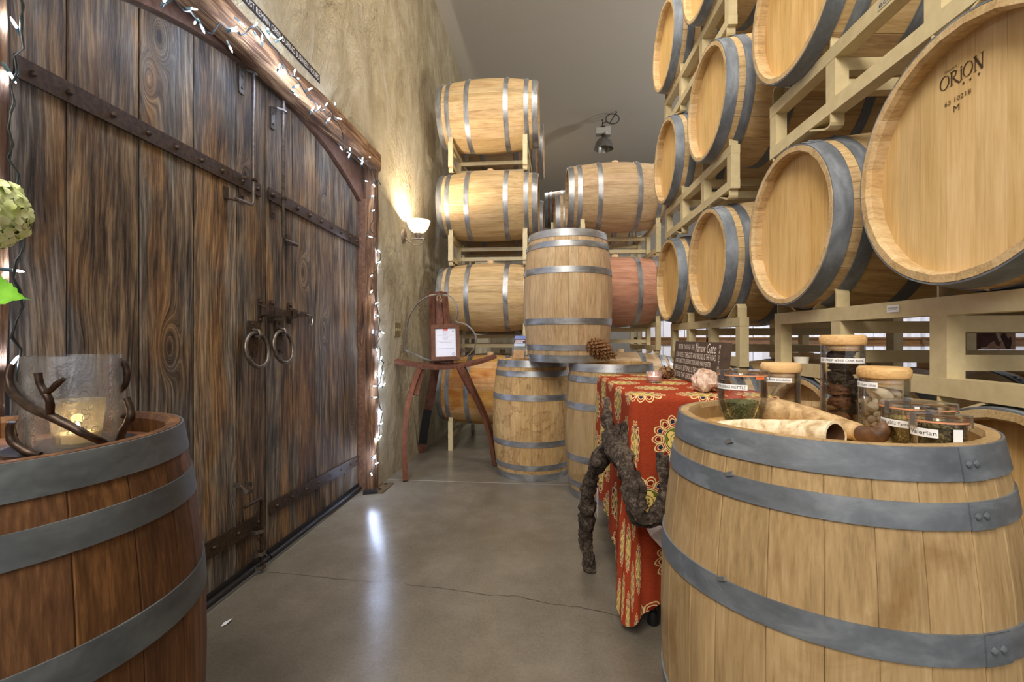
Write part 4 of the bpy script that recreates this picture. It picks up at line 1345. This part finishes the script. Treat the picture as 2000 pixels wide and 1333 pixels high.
Mp = frame((0,0,0), exv, ezv.cross(exv), ezv)
Mp = Mp @ Matrix.Scale(1.12, 4)
tag(obj('cone_scales', pinecone(), mottled('pine_cone_brown', srgb(74,46,24), srgb(150,104,60), .7, 0, 45, .3, .004), pct, M=Mp, fix=False), kind='stuff')

bx, by = (-0.3021,3.788,0.9768)[:2]
br = thing('brochure_stand', 'clear stand with colourful leaflets on the stained barrel', 'brochure', Matrix.Translation((bx, by, BL+.001)) @ Matrix.Rotation(-.30,4,'Z'))
BM = Matrix.Rotation(math.radians(-12), 4, 'X')
obj('holder', MB().box((-.056,.0,0), (.056,.003,.19), BM).box((-.056,-.03,0),(.056,.0,.003), BM).box((-.056,-.03,0),(.056,-.027,.10), BM).box((.054,-.03,0),(.056,.0,.15), BM), thin_glass('clear_acrylic', (.97,.97,1,1), .08), br)
lf = obj('leaflet', MB().box((-.05,-.012,.004), (.05,-.002,.196), BM), M_white, br)
def panel(x0, z0, x1, z1, mat, nm): obj(nm, MB().box((x0,-.0135,z0), (x1,-.012,z1), BM), mat, lf)
panel(-.05,.168,.05,.196, plain('print_sky', srgb(120,136,196), .6), 'print')
panel(-.05,.130,.05,.168, plain('print_maroon', srgb(86,38,48), .6), 'print')
panel(-.05,.108,.05,.130, plain('print_pale_sky', srgb(190,204,226), .6), 'print')
panel(-.05,.076,.05,.108, mottled('print_hills', srgb(90,100,90), srgb(150,150,130), .6, 0, 60, 0), 'print')
panel(-.05,.004,.05,.076, mottled('print_field', srgb(186,130,66), srgb(222,176,108), .6, 0, 40, 0), 'print')
for z, w in ((.150,.078),(.137,.062)):
    mb = MB()
    x = -.04
    while x < -.04+w:
        mb.box((x,-.0142,z), (x+.006,-.0135,z+.010), BM); x += .0085
    obj('heading', mb, M_white, lf)

# ------------------------------------------------------------------ stave stand with framed certificate
st = thing('stave_stand', 'three legged easel made of bent red brown barrel staves', 'easel', (-.986, 3.874, 0))
I = Matrix.Translation((.986, -3.874, 0))
def stave(nm, pts, w, t_, wd, mat=M_rust_red):
    p, _ = spline([tuple(q)+(0,) for q in pts], 6)
    return obj(nm, MB().strip(p, w, t_, wd), mat, st, M=I)
stave('shelf_stave', [(-1.403,3.703,0.9502), (-1.232,3.76,0.9049), (-0.9813,3.854,0.8742), (-0.7166,3.95,0.9055), (-0.5274,4.028,0.966)], [.05]+[.09]*4*6, .026, (.3,-.95,0)) if False else None
pS, _ = spline([tuple(q)+(0,) for q in ((-1.403,3.703,0.9545), (-1.232,3.76,0.9136), (-0.9813,3.854,0.883), (-0.7166,3.95,0.9145), (-0.5319,4.028,0.9706))], 6)
wS = [.062+.034*math.sin(PI*k/(len(pS)-1)) for k in range(len(pS))]
obj('shelf_stave', MB().strip(pS, wS, .026, Vector((.25,-.93,-.22))), M_rust_red, st, M=I)
stave('leg', [(-1.154,3.767,0.8658), (-1.194,3.683,0.6885), (-1.21,3.601,0.4899), (-1.202,3.542,0.2752), (-1.188,3.513,0.0589), (-1.186,3.507,0.00799)], .06, .038, (-.32,.95,0))
stave('leg', [(-0.805,3.891,0.8773), (-0.7264,3.929,0.6873), (-0.6376,3.967,0.481), (-0.5731,3.994,0.2737), (-0.5333,4.003,0.04542), (-0.5288,4.004,0.009097)], .066, .034, (.25,.95,0))
stave('leg', [(-1.042,3.999,1.227), (-1.095,4.074,0.8542), (-1.189,4.206,0.5062), (-1.266,4.299,0.2441), (-1.317,4.385,0.003661)], .075, .028, (.95,.25,0))
stave('leg_sleeve', [(-1.203,4.22,0.4555), (-1.241,4.266,0.3248), (-1.291,4.347,0.1038)], .078, .032, (.95,.25,0), M_black)
stave('back_post', [(-1.116,4.012,1.532), (-1.11,3.992,1.319), (-1.105,3.973,1.112), (-1.079,3.965,0.8981)], [.05]*25, .026, (.9,-.3,0)) if False else None
for nm, x0, x1 in (('back_post', 843, 846), ('back_post', 867, 880)):
    p = [A(x0, 571, 4.12), A((x0+x1)/2, 640, 4.06), A(x1, 715, 3.99)]
    stave(nm, p, .055, .026, (.8,-.55 if x0 < 850 else .5,0))
stave('back_board', [(-1.064,4.067,1.555), (-1.033,4.02,1.227), (-1.002,3.973,0.8981)], .075, .022, (1,.1,0))
stave('leg_brace', [(-1.134,3.789,0.8644), (-1.154,3.737,0.7473), (-1.167,3.696,0.6575)], .05, .024, (.75,.65,0))
stave('leg_brace', [(-0.8294,3.879,0.8779), (-0.776,3.904,0.7564), (-0.73,3.923,0.661)], .05, .024, (.7,.7,0))
# open barrel hoop tied to the post
hoop_px = [(791,683),(793,655),(796,632),(803,612),(815,595),(832,581),(852,575),(872,576),(886,586),(893,601),(894,615),(891,628),(905,632),(918,640),(927,652),(930,664),(926,680),(916,692),(900,703),(880,708),(858,707),(833,702),(812,693),(791,684)]
hpts = []
for k, (x, y) in enumerate(hoop_px):
    zc = 4.02-.07*math.sin(k*.27)
    if k >= 12: zc = 4.0+.04*math.sin((k-12)*.27)-.05*(k > 18)
    hpts.append(AH(x, y, zc))
pp, _ = spline([tuple(q)+(0,) for q in hpts], 4)
ho = thing('hoop_band', 'loose galvanised barrel hoop tied with twine round the stave easel', 'hoop', hpts[0])
IH = Matrix.Translation(-Vector(hpts[0]))
obj('band', MB().strip(pp, .026, .0022, Vector((.25,.95,.2))), M_hoop, ho, M=IH)
tw = MB()
for k in range(3): tw.tube([AH(838,577+k,4.0), AH(845,575+k*1.5,3.97), AH(862,575+k,3.96), AH(872,577+k,3.99)], .0022, 6)
tw.tube([(-1.017,3.871,1.508), (-1.026,3.87,1.482), (-1.022,3.87,1.455)], .0018, 6)
tw.tube([(-1.004,3.872,1.504), (-0.9794,3.864,1.463), (-0.9882,3.863,1.441), (-1.001,3.862,1.472), (-0.975,3.865,1.445)], .0018, 6)
obj('twine', tw, plain('jute_twine', srgb(196,180,144), .9), ho, M=IH)
# framed certificate
c0 = Vector((-1.057,3.817,0.9332)); c1 = Vector((-0.8185,3.87,0.9405)); c2 = Vector((-1.124,3.911,1.27))
FM = frame(c0, c1-c0, c2-c0)
FW, FH = (c1-c0).length, (c2-c0).length
FH = .325
cf = thing('framed_certificate', 'framed white certificate leaning on the stave easel', 'picture frame', FM)
m = .034
M_fr = M_rust_red
for nm, poly in (('frame_side', [(0,0),(FW,0),(FW-m,m),(m,m)]), ('frame_side', [(FW,0),(FW,FH),(FW-m,FH-m),(FW-m,m)]), ('frame_side', [(FW,FH),(0,FH),(m,FH-m),(FW-m,FH-m)]), ('frame_side', [(0,FH),(0,0),(m,m),(m,FH-m)])):
    obj(nm, MB().prism(poly, .018, Matrix.Translation((0,0,-.004))), M_fr, cf)
pg = obj('certificate', MB().box((m-.003,m-.003,-.004), (FW-m+.003,FH-m+.003,0)), plain('certificate_paper', srgb(206,208,224), .5), cf)
tm = MB(); f = flat_fn(Matrix.Identity(4), .0008)
iw = FW-2*m; ih = FH-2*m
def cl_(s, y, h, w): text_fit(tm, s, m+iw*(.5-w/2), m+ih*y, iw*w, ih*h, f)
cl_('Certificate', .835, .032, .30)
for y, w in ((.795,.2),(.755,.82),(.70,.34),(.655,.26),(.625,.16),(.597,.13),(.55,.82),(.50,.6),(.29,.8)):
    x = m+iw*(.5-w/2); e = m+iw*(.5+w/2); q = random.Random(int(y*1000))
    while x < e:
        d = q.uniform(.004,.014); d = min(d, e-x)
        tm.add([Vector((x, m+ih*y, .0008)), Vector((x+d, m+ih*y, .0008)), Vector((x+d, m+ih*y+.0028, .0008)), Vector((x, m+ih*y+.0028, .0008))], [(0,1,2,3)]); x += d+.003
sx, sy = m+iw*.88, m+ih*.085
for r0, r1 in ((.0125,.0145),(.008,.0095)):
    n = 20
    for k in range(n):
        a, b = 2*PI*k/n, 2*PI*(k+1)/n
        tm.add([Vector((sx+r*math.cos(t), sy+r*math.sin(t), .0008)) for r, t in ((r0,a),(r1,a),(r1,b),(r0,b))], [(0,1,2,3)])
tm.add([Vector((m+iw*.87+.006*math.cos(k*PI/4), m+ih*.90+.006*math.sin(k*PI/4), .0008)) for k in range(8)], [range(8)])
obj('print', tm, plain('grey_print', srgb(96,98,116), .8), pg, fix=False)
rbx = obj('red_logo_box', MB().box((m+iw*.38,m+ih*.92,.0005), (m+iw*.62,m+ih,.0012)), plain('logo_red', srgb(206,78,62), .6), pg)
tm = MB(); text_fit(tm, 'demeter', m+iw*.40, m+ih*.945, iw*.2, ih*.03, flat_fn(Matrix.Identity(4), .0018))
obj('lettering', tm, M_white, pg, fix=False)

# ------------------------------------------------------------------ wall things
wx = -1.34
sc = thing('wall_sconce', 'lit wall lamp with frosted bowl shade on the plaster wall', 'wall lamp', (wx, 3.905, 2.04))
M_bronze = mottled('pale_bronze', srgb(120,104,88), srgb(160,144,126), .4, .6, 40, .05, .001)
obj('backplate', MB().lathe([(0,0),(.062,0),(.062,.008),(.05,.02),(0,.024)], 28, M=frame((0,0,0),(0,1,0),(0,0,1),(1,0,0)) @ Matrix.Diagonal((.8,1.15,1,1))), M_bronze, sc, smooth=40)
obj('arm', MB().tube([(.015,0,-.02),(.05,0,-.055),(.10,0,-.088),(.15,0,-.088),(.185,0,-.058),(.19,0,-.035)], .0075, 10), M_bronze, sc, smooth=60)
obj('cup', MB().box((.09,-.014,-.04), (.20,.014,-.03)).lathe([(0,-.03),(.016,-.03),(.026,-.02),(.03,.0),(.038,.004),(.038,.01),(0,.012)], 20, c=(.14,0,0)), M_bronze, sc, smooth=40)
gs = G('frosted_lamp_glass')
bulb_em = gs.out(srgb(255,240,214), .4, em=(1,.80,.55,1), ems=1.5)
bp = [(.03,.01),(.06,.03),(.085,.062),(.098,.10),(.104,.122),(.101,.122),(.095,.10),(.082,.064),(.058,.034),(.02,.016)]
obj('bowl_shade', MB().lathe(bp, 36, c=(.14,0,0)), bulb_em, sc, smooth=60)
obj('light_bulb', MB().lathe([(0,.016),(.014,.02),(.022,.032),(.022,.042),(.014,.054),(0,.058)], 16, c=(.14,0,0)), G('warm_bulb').out((1,.9,.7,1), .5, em=(1,.8,.55,1), ems=14), sc, smooth=60)
ld = bpy.data.lights.new('sconce_light', 'POINT'); ld.energy = 60; ld.color = (1,.82,.6); ld.shadow_soft_size = .03
lo = bpy.data.objects.new('sconce_light', ld); COL.objects.link(lo); lo.location = (wx+.14, 3.905, 2.04+.068)

sw = thing('switch_plate', 'three gang switch plate on the plaster wall beside the door frame', 'switch', (wx, 3.755, 1.205))
M_plate = mottled('pewter_plate', srgb(150,134,98), srgb(178,164,128), .35, .6, 30, .05, .001)
o = obj('cover_plate', MB().box((0,-.075,-.06), (.008,.075,.06)), M_plate, sw)
bv = o.modifiers.new('bevel', 'BEVEL'); bv.width = .004; bv.segments = 2
for y in (-.046,0,.046): obj('toggle', MB().box((.006,y-.005,-.012), (.02,y+.005,.008), Matrix.Rotation(.0,4,'Y')), M_plate, sw)

sg = thing('door_notice', 'narrow black strip of white lettering on the wall above the beam', 'sign', (wx, 1.6, 2.608))
obj('strip', MB().box((0,-.25,-.024), (.003,.878,.024)), plain('black_notice', srgb(30,28,30), .5), sg)
tm = MB(); fn = flat_fn(frame((.003,0,0),(0,1,0),(0,0,1)), .0006)
text_fit(tm, 'MUST REMAIN OPEN DURING BUSINESS HOURS', .24, -.014, .622, .028, fn)
obj('lettering', tm, plain('notice_white', srgb(226,222,212), .6), sg, fix=False)

# hanging high bay lamp, unlit
hb = thing('high_bay_lamp', 'unlit metal high bay lamp hanging from the grey ceiling', 'ceiling lamp', (.80, 7.7, 4.28))
M_alu = mottled('spun_aluminium', srgb(110,108,104), srgb(150,148,142), .35, .8, 30, .05, .001)
M_case = plain('light_grey_case', srgb(150,148,142), .5, .3)
obj('reflector', MB().lathe([(.16,0),(.155,.02),(.14,.09),(.105,.15),(.06,.185),(.02,.19),(.02,.185),(.055,.18),(.10,.145),(.134,.088),(.15,.02),(.155,.0)], 36, closed=True), M_alu, hb, smooth=50)
obj('neck', MB().lathe([(.03,.185),(.03,.25),(0,.25)], 14), M_iron, hb, smooth=40)
obj('ballast_box', MB().box((-.13,-.06,.24), (.07,.06,.34)).box((.03,-.05,.22),(.11,.05,.36)).lathe([(.0,.21),(.03,.215),(.035,.25),(0,.26)],12,c=(.035,-.06,0)), M_case, hb)
obj('hook', MB().tube([(-.02,0,.34),(-.02,0,.44),(-.012,0,.48),(-.02,0,.5),(-.03,0,.48)], .008, 8).box((-.05,-.03,.34),(.02,.03,.38)), M_black, hb, smooth=60)
lp = [(-.02,-.02,.42)]+[(.14+.11*math.cos(-2.6+k*2*PI/22), -.04+.02*math.sin(k*.28), .48+.075*math.sin(-2.6+k*2*PI/22)) for k in range(25)]+[(.21,-.02,.60),(.20,0,.62)]
obj('cable', MB().tube(lp, .0085, 8), M_black, hb, smooth=60)

# ------------------------------------------------------------------ string lights on the beam and post
BULBS = [(-1.262,1.359,2.224),(-1.262,1.472,2.282),(-1.262,1.488,2.246),(-1.262,1.515,2.251),(-1.262,1.671,2.343),(-1.262,1.714,2.403),(-1.262,1.657,2.269),(-1.262,1.668,2.337),(-1.262,1.811,2.457),(-1.262,1.89,2.495),(-1.262,1.818,2.414),(-1.262,1.855,2.418),(-1.262,1.916,2.487),(-1.262,1.972,2.499),(-1.262,1.972,2.372),(-1.262,2.007,2.386),(-1.262,2.099,2.425),(-1.262,2.135,2.415),(-1.262,2.108,2.36),(-1.262,2.099,2.323),(-1.262,2.223,2.408),(-1.262,2.258,2.318),(-1.262,2.319,2.356),(-1.262,2.401,2.417),(-1.262,2.512,2.479),(-1.262,2.424,2.343),(-1.262,2.537,2.412),(-1.262,2.569,2.261),(-1.262,2.703,2.292),(-1.262,2.682,2.243),(-1.262,2.875,2.295),(-1.262,2.867,2.269),(-1.262,2.998,2.368),(-1.318,3.061,2.227),(-1.318,3.195,2.251),(-1.318,3.168,2.153),(-1.318,3.177,2.052),(-1.318,3.122,1.855),(-1.318,3.291,1.789),(-1.318,3.291,1.694),(-1.318,3.158,1.576),(-1.318,3.149,1.458),(-1.318,3.243,1.384),(-1.318,3.262,1.298),(-1.318,3.186,1.168),(-1.318,3.352,1.178),(-1.318,3.252,1.052),(-1.318,3.331,0.972),(-1.318,3.383,0.86),(-1.318,3.291,0.844),(-1.318,3.195,0.782),(-1.318,3.393,0.765),(-1.318,3.205,0.699),(-1.318,3.352,0.578),(-1.318,3.321,0.479),(-1.318,3.311,0.381),(-1.318,3.262,0.384),(-1.318,3.205,0.259),(-1.318,3.186,0.267),(-1.318,3.233,0.206),(-1.318,3.158,0.164),(-1.322,1,1.9),(-1.322,0.985,1.78),(-1.322,0.99,1.07),(-1.322,1,0.93),(-1.322,0.98,1.5),(-1.322,0.99,1.3),(-1.322,1,2.1),(-1.322,0.985,0.7),(-1.322,0.99,0.5)]
sl = thing('string_lights', 'string of cold white fairy lights along the beam and down the door post', 'string lights', (-1.27, 3.33, 2.4))
IS = Matrix.Translation((1.27, -3.33, -2.4))
M_wire = plain('dark_green_wire', srgb(24,30,28), .5)
M_sock = plain('grey_green_socket', srgb(70,92,98), .4)
M_led = G('cold_led').out((.9,.94,1,1), .3, em=(.58,.72,1,1), ems=450)
rs = random.Random(21)
wire = []
beam = sorted([b for b in BULBS if b[2] > 2.2], key=lambda b: b[1]); post = sorted([b for b in BULBS if b[2] <= 2.2 and b[1] > 2], key=lambda b: -b[2]); postl = sorted([b for b in BULBS if b[1] < 1.2 and b[2] <= 2.2], key=lambda b: -b[2])
for run, drift in ((beam, 0), (post, 1), (postl, 1)):
    pts = []
    ax = 1 if not drift else 2
    lo_, hi_ = min(b[ax] for b in run), max(b[ax] for b in run)
    n = max(6, int((hi_-lo_)/.035))
    for k in range(n+1):
        t = lo_+(hi_-lo_)*k/n
        near = [b for b in run if abs(b[ax]-t) < .09] or [min(run, key=lambda b: abs(b[ax]-t))]
        o = sum(b[2 if not drift else 1] for b in near)/len(near)+rs.uniform(-.014,.014)
        x = -1.262+rs.uniform(-.004,.008)
        pts.append((x, t, o) if not drift else (x-.048, o, t))
    for d in (0, .006):
        obj('wire', MB().tube([(p[0], p[1]+d*rs.uniform(-1,1), p[2]+d*rs.uniform(-1,1)) for p in pts], .0022, 6), M_wire, sl, smooth=60, M=IS)
BU = MB().lathe([(0,.030),(.0016,.026),(.0032,.018),(.0034,.004),(.003,0),(0,0)], 8).mesh('bulb', M_led, 60)
SO = MB().lathe([(0,0),(.0045,0),(.0055,-.006),(.005,-.022),(.003,-.028),(0,-.028)], 8).mesh('socket', M_sock, 40)
for (x, y, z) in BULBS:
    d = Vector((rs.uniform(.1,.8), rs.uniform(-1,1), rs.uniform(-1,1))).normalized()
    q = Vector((0,0,1)).rotation_difference(d).to_matrix().to_4x4() @ Matrix.Scale(.8, 4)
    b = put('bulb', BU, sl, IS @ Matrix.Translation((x, y, z)) @ q)
    put('socket', SO, b)

# ------------------------------------------------------------------ candle and hydrangea on the dark barrel
CX, CY = C2V(-.872,.905)
TB = Matrix.Translation((CX, CY, ZH))
ca = thing('twig_candle_holder', 'bronze twig candle holder round a clear hurricane glass on the dark barrel', 'candle holder', TB)
M_twig = mottled('dark_bronze', srgb(36,28,24), srgb(74,58,48), .4, .6, 70, .3, .002)
IC = TB.inverted()
obj('tray', MB().lathe([(0,0),(.092,0),(.102,.008),(.104,.014),(.100,.013),(.09,.006),(0,.006)], 36), M_twig, ca, smooth=40)
obj('hurricane_glass', MB().lathe([(0,.008),(.073,.008),(.0745,.011),(.0745,.19),(.0715,.19),(.0715,.013),(0,.013)], 48), thin_glass('seeded_glass', (.95,.96,.98,1), .05, (.78,.80,.86,1), .2, .6), ca, smooth=40)
def twig(px, r, nm='twig'):
    p, rr_ = spline([tuple(A3(x, y, z))+(r*q,) for x, y, z, q in px], 6)
    obj(nm, MB().tube(p, rr_, 10, fn=lambda i, a, q, c: q*(1+.18*noise.noise(c*70))), M_twig, ca, smooth=60, M=IC)
twig([(22,713,.86,.8),(16,738,.85,.9),(26,768,.84,1),(60,797,.82,1),(95,812,.81,1.05),(135,832,.81,1),(175,853,.82,.95),(205,866,.85,.8)], .0075)
twig([(98,812,.81,1),(97,785,.80,.9),(88,768,.80,.85),(78,750,.80,.85),(74,729,.80,.8)], .007)
twig([(88,768,.80,.9),(100,762,.80,.8),(112,750,.80,.75),(125,741,.80,.6)], .0065)
twig([(23,825,.83,.9),(20,845,.83,1),(28,866,.83,1),(55,884,.83,1),(80,889,.83,.7)], .0075)
twig([(234,860,.90,.9),(240,842,.89,1),(254,818,.88,1),(255,800,.88,.9),(247,778,.88,.9)], .0072)
twig([(254,810,.88,.9),(246,811,.88,.8),(238,814,.88,.6)], .006)
twig([(233,765,.95,.7),(246,750,.95,.9),(248,725,.95,1),(240,706,.95,.9),(231,702,.95,.7)], .0065)
twig([(37,850,.95,.7),(34,832,.96,.9),(44,818,.97,.7)], .007)
vo = thing('votive_glass', 'small leaf etched votive with a lit candle inside the hurricane glass', 'candle holder', TB @ Matrix.Translation((.016,-.006,.0145)))
obj('glass_cup', MB().lathe([(0,0),(.034,0),(.044,.088),(.0415,.088),(.032,.006),(0,.006)], 32), thin_glass('yellowish_glass', (1,.97,.86,1), .14, (.9,.84,.66,1), .2), vo, smooth=40)
obj('candle_wax', MB().lathe([(0,.0065),(.030,.0065),(.032,.024),(0,.025)], 24), G('glowing_wax').out(srgb(240,222,176), .5, em=(1,.75,.42,1), ems=.2), vo)
obj('flame', MB().lathe([(0,.0),(.0035,.004),(.0038,.008),(.002,.014),(0,.019)], 10, c=(0,0,.028)), FL_M, vo, smooth=60)
lv = MB()
fa = math.atan2(-CY, -CX)
def lf2(x, z, ang, s):
    pts = [(0,0),(.35,.28),(.7,.26),(1,0),(.7,-.26),(.35,-.28)]
    q = []
    for a, b in pts:
        u = x+s*(a*math.cos(ang)-b*math.sin(ang)); w = z+s*(a*math.sin(ang)+b*math.cos(ang))
        R = .034+(.010)*w/.088+.0008; t = fa+u/R
        q.append(Vector((R*math.cos(t), R*math.sin(t), w)))
    for i in range(6):
        a, b = q[i], q[(i+1) % 6]
        lv.tube([a, b], .0007, 5)
for x, z, an, s in ((.0,.03,.6,.016),(.006,.042,2.4,.014),(.006,.052,.8,.016),(.014,.062,2.2,.014),(.016,.07,1.1,.014),(-.016,.028,.3,.014),(.02,.03,.4,.014),(-.01,.05,2.6,.014)): lf2(x, z, an, s)
obj('etched_leaves', lv, plain('etched_white', srgb(240,232,214), .6), vo)
cl_d = bpy.data.lights.new('candle_light', 'POINT'); cl_d.energy = .10; cl_d.color = (1,.68,.36); cl_d.shadow_soft_size = .01
o = bpy.data.objects.new('candle_light', cl_d); COL.objects.link(o); o.location = (CX+.016, CY-.006, ZH+.065)

HX, HY, HZ_ = (-1.012,0.7069,1.359)
VX, VY = C2V(-1.045,.80)
hy = thing('hydrangea', 'pale green hydrangea head with one serrated leaf in a vase at the left edge', 'flower', (VX, VY, ZH))
IH2 = Matrix.Translation((-VX, -VY, -ZH))
M_pet = G('hydrangea_petal')
f = M_pet.noise(M_pet.shifted(), 40, 3, .6)
M_pet = M_pet.out(M_pet.mix(M_pet.rnd(), M_pet.ramp(f, [(.35, srgb(204,226,130)), (.65, srgb(236,246,190))]), srgb(236,240,206), 'MIX'), .7, spec=.2)
M_leaf = mottled('leaf_green', srgb(78,140,28), srgb(120,184,50), .5, 0, 30, .2, .002)
fm = MB()
for k in range(4):
    a = k*PI/2
    d = Vector((math.cos(a), math.sin(a), 0)); w = Vector((-d.y, d.x, 0))
    P0 = Vector((0,0,0)); vs = [P0]
    for u, v, h in ((.35,.42,.003),(.75,.52,.001),(1.0,.22,-.003),(1.0,-.22,-.003),(.75,-.52,.001),(.35,-.42,.003)):
        vs.append(d*(.0155*u)+w*(.0155*v)+Vector((0,0,h)))
    vs.append(d*.0085+Vector((0,0,.0005)))
    fm.add(vs, [(0,1,7),(1,2,7),(2,3,7),(3,4,7),(4,5,7),(5,6,7),(6,0,7)])
FLO = fm.mesh('floret', M_pet, 180, False)
for k in range(170):
    z = 1-2*(k+.5)/170; a = k*2.39996; s = math.sqrt(1-z*z)
    d = Vector((s*math.cos(a), s*math.sin(a), z))
    R = .064*(1+rs.uniform(-.06,.05))
    q = Vector((0,0,1)).rotation_difference((d+Vector((rs.uniform(-.35,.35), rs.uniform(-.35,.35), rs.uniform(-.35,.35)))).normalized()).to_matrix().to_4x4()
    put('floret', FLO, hy, IH2 @ Matrix.Translation(Vector((HX,HY,HZ_))+d*R) @ q @ Matrix.Rotation(rs.uniform(0,6),4,'Z') @ Matrix.Scale(rs.uniform(.85,1.15),4))
obj('flower_core', MB().rock((HX,HY,HZ_), .055, 3, .1, 2, 3), plain('green_core', srgb(170,196,96), .8), hy, M=IH2, smooth=60)
sp_, sr = spline([(VX,VY,ZH+.03,.004),(VX+.005,VY+.01,ZH+.2,.004),((VX+HX)/2,(VY+HY)/2,HZ_-.15,.004),(HX,HY,HZ_-.05,.004)], 6)
obj('stem', MB().tube(sp_, sr, 8), M_leaf, hy, smooth=60, M=IH2)
def leaf(tip, base, w):
    tip, base = Vector(tip), Vector(base); ax = tip-base; L = ax.length; d = ax.normalized()
    s = d.cross(Vector((.25,-.85,.45))).normalized(); nn = s.cross(d)
    mb = MB(); n = 26; vs = []
    for k in range(n+1):
        t = k/n
        hw = w*(math.sin(PI*min(1, t**.8))**.9)*(1-.55*t)+(.004 if k % 2 and 0 < k < n else 0)
        if t > .8: hw *= (1-t)/.2*.9+.1*(1-t)
        c = base+ax*t+nn*(.012*math.sin(t*PI)-.01*t)
        vs += [c-s*hw+nn*.006, c, c+s*hw+nn*.006]
    fs = []
    for k in range(n):
        o = k*3
        fs += [(o,o+1,o+4,o+3),(o+1,o+2,o+5,o+4)]
    return mb.add(vs, fs)
obj('leaf', leaf((-0.8979,0.6977,1.203), (-1.057,0.7026,1.209), .052), M_leaf, hy, smooth=180, M=IH2, fix=False)
obj('vase', MB().lathe([(0,0),(.034,0),(.046,.02),(.05,.08),(.036,.15),(.034,.18),(.038,.19),(.034,.19),(.03,.18),(.032,.15),(.046,.08),(.042,.02),(0,.006)], 28), plain('white_vase', srgb(220,218,212), .3), hy, smooth=60)

# ------------------------------------------------------------------ warehouse goods seen through the racks
M_cart = mottled('white_carton', srgb(216,216,226), srgb(232,232,240), .8, 0, 12, .02, .001)
M_wood_p = oak('pallet_wood', srgb(84,58,38), srgb(112,80,54), srgb(140,104,74), axis=0)  # wood tones darkened to stand in for the shadow on the pallets
CW_, CD_, CHt = .335, .40, .29
cme = MB().box((-CW_/2,0,0), (CW_/2,CD_,CHt)).mesh('carton', M_cart)
tape = MB().box((-.03,-.0012,0), (.03,.0005,CHt)).mesh('tape', plain('clear_tape', srgb(206,204,206), .4))
prn = MB().box((-.05,-.0012,.08), (.05,.0,.20)); 
lab = MB().box((.03,-.0016,.10), (.13,.0005,.19)).mesh('carton_label', plain('label_grey', srgb(204,204,216), .7))
pm = MB()
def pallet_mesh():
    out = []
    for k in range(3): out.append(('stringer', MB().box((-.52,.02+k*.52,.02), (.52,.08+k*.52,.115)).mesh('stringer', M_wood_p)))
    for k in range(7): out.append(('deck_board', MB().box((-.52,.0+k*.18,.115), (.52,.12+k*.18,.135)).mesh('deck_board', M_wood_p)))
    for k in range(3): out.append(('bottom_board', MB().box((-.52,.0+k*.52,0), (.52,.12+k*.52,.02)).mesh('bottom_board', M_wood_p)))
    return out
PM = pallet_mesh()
names = ['first', 'second', 'third', 'fourth', 'fifth', 'sixth', 'seventh']
for c in range(7):
    px = 1.95+c*1.075; py = 7.75-.02*c
    for tier in range(2):
        z0 = tier*(.137+3*CHt)
        t = thing('pallet', '%s pallet of the %s carton stack from the left, far behind the racks' % ('floor' if tier == 0 else 'raised', names[c]), 'pallet', (px, py, z0), 'pallets of white cartons')
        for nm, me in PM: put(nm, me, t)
        for r in range(3):
            for q in range(3):
                if tier == 1 and r == 2 and rs.random() < .3: continue
                o = put('carton', cme, None, Matrix.Translation((px-.345+q*.345, py+rs.uniform(0,.015), z0+.136+r*CHt)))
                tag(o, '%s white carton, %s row, %s pallet, %s stack from the left behind the racks' % (('left','middle','right')[q], ('bottom','middle','top')[r], ('lower','upper')[tier], names[c]), 'carton', 'white cartons behind the racks')
                put('carton_label', lab, o); put('tape', tape, o)

# cow picture card on the rack
cp = Vector((1.539,1.754,1.128))
card = thing('cow_photo_card', 'photo card of two brown and white cows standing on the rack tube', 'photo', frame(Vector((cp.x-.066, cp.y-.008, 1.0935)), (.995,.095,0), (0,0,1)))
obj('card', MB().box((0,0,-.002), (.135,.09,0)), mottled('card_tan', srgb(176,136,116), srgb(206,168,146), .5, 0, 60, 0), card)
def patch(pts, z, mat, nm='print'):
    obj(nm, MB().prism([(x*.135, y*.09) for x, y in pts], .0004, Matrix.Translation((0,0,z))), mat, card)
M_cb = mottled('cow_brown', srgb(74,44,40), srgb(112,72,64), .6, 0, 60, 0); M_cd = plain('cow_dark', srgb(62,28,28), .6); M_cw = plain('cow_white', srgb(212,196,190), .6)
patch([(0,0),(0,.72),(.08,.78),(.22,.74),(.32,.76),(.44,.80),(.55,.6),(.62,.3),(.6,.14),(.52,.14),(.44,.34),(.3,.2),(.2,.05)], .0003, M_cb)
patch([(.40,.78),(.47,.82),(.54,.72),(.60,.5),(.63,.36),(.58,.3),(.53,.44),(.48,.62)], .0008, M_cw)
patch([(0,.7),(.08,.76),(.2,.72),(.12,.66)], .0008, M_cw)
patch([(.62,.5),(.68,.72),(.74,.6),(.80,.42),(.88,.5),(.90,.3),(.86,.02),(.76,.02),(.70,.24)], .0006, M_cd)
patch([(.08,0),(.10,.08),(.24,.1),(.30,0)], .0008, M_cw)
# small cup on the lower rail
cup = row(1.03, 1.865, 1.0345)
tag(obj('tealight_cup', MB().lathe([(0,0),(.024,0),(.027,.024),(.024,.024),(.022,.004),(0,.004)], 20), plain('white_plastic', srgb(224,220,208), .4), smooth=40, M=Matrix.Translation(cup)), 'small white tealight cup on the lower rail behind the jars', 'cup')
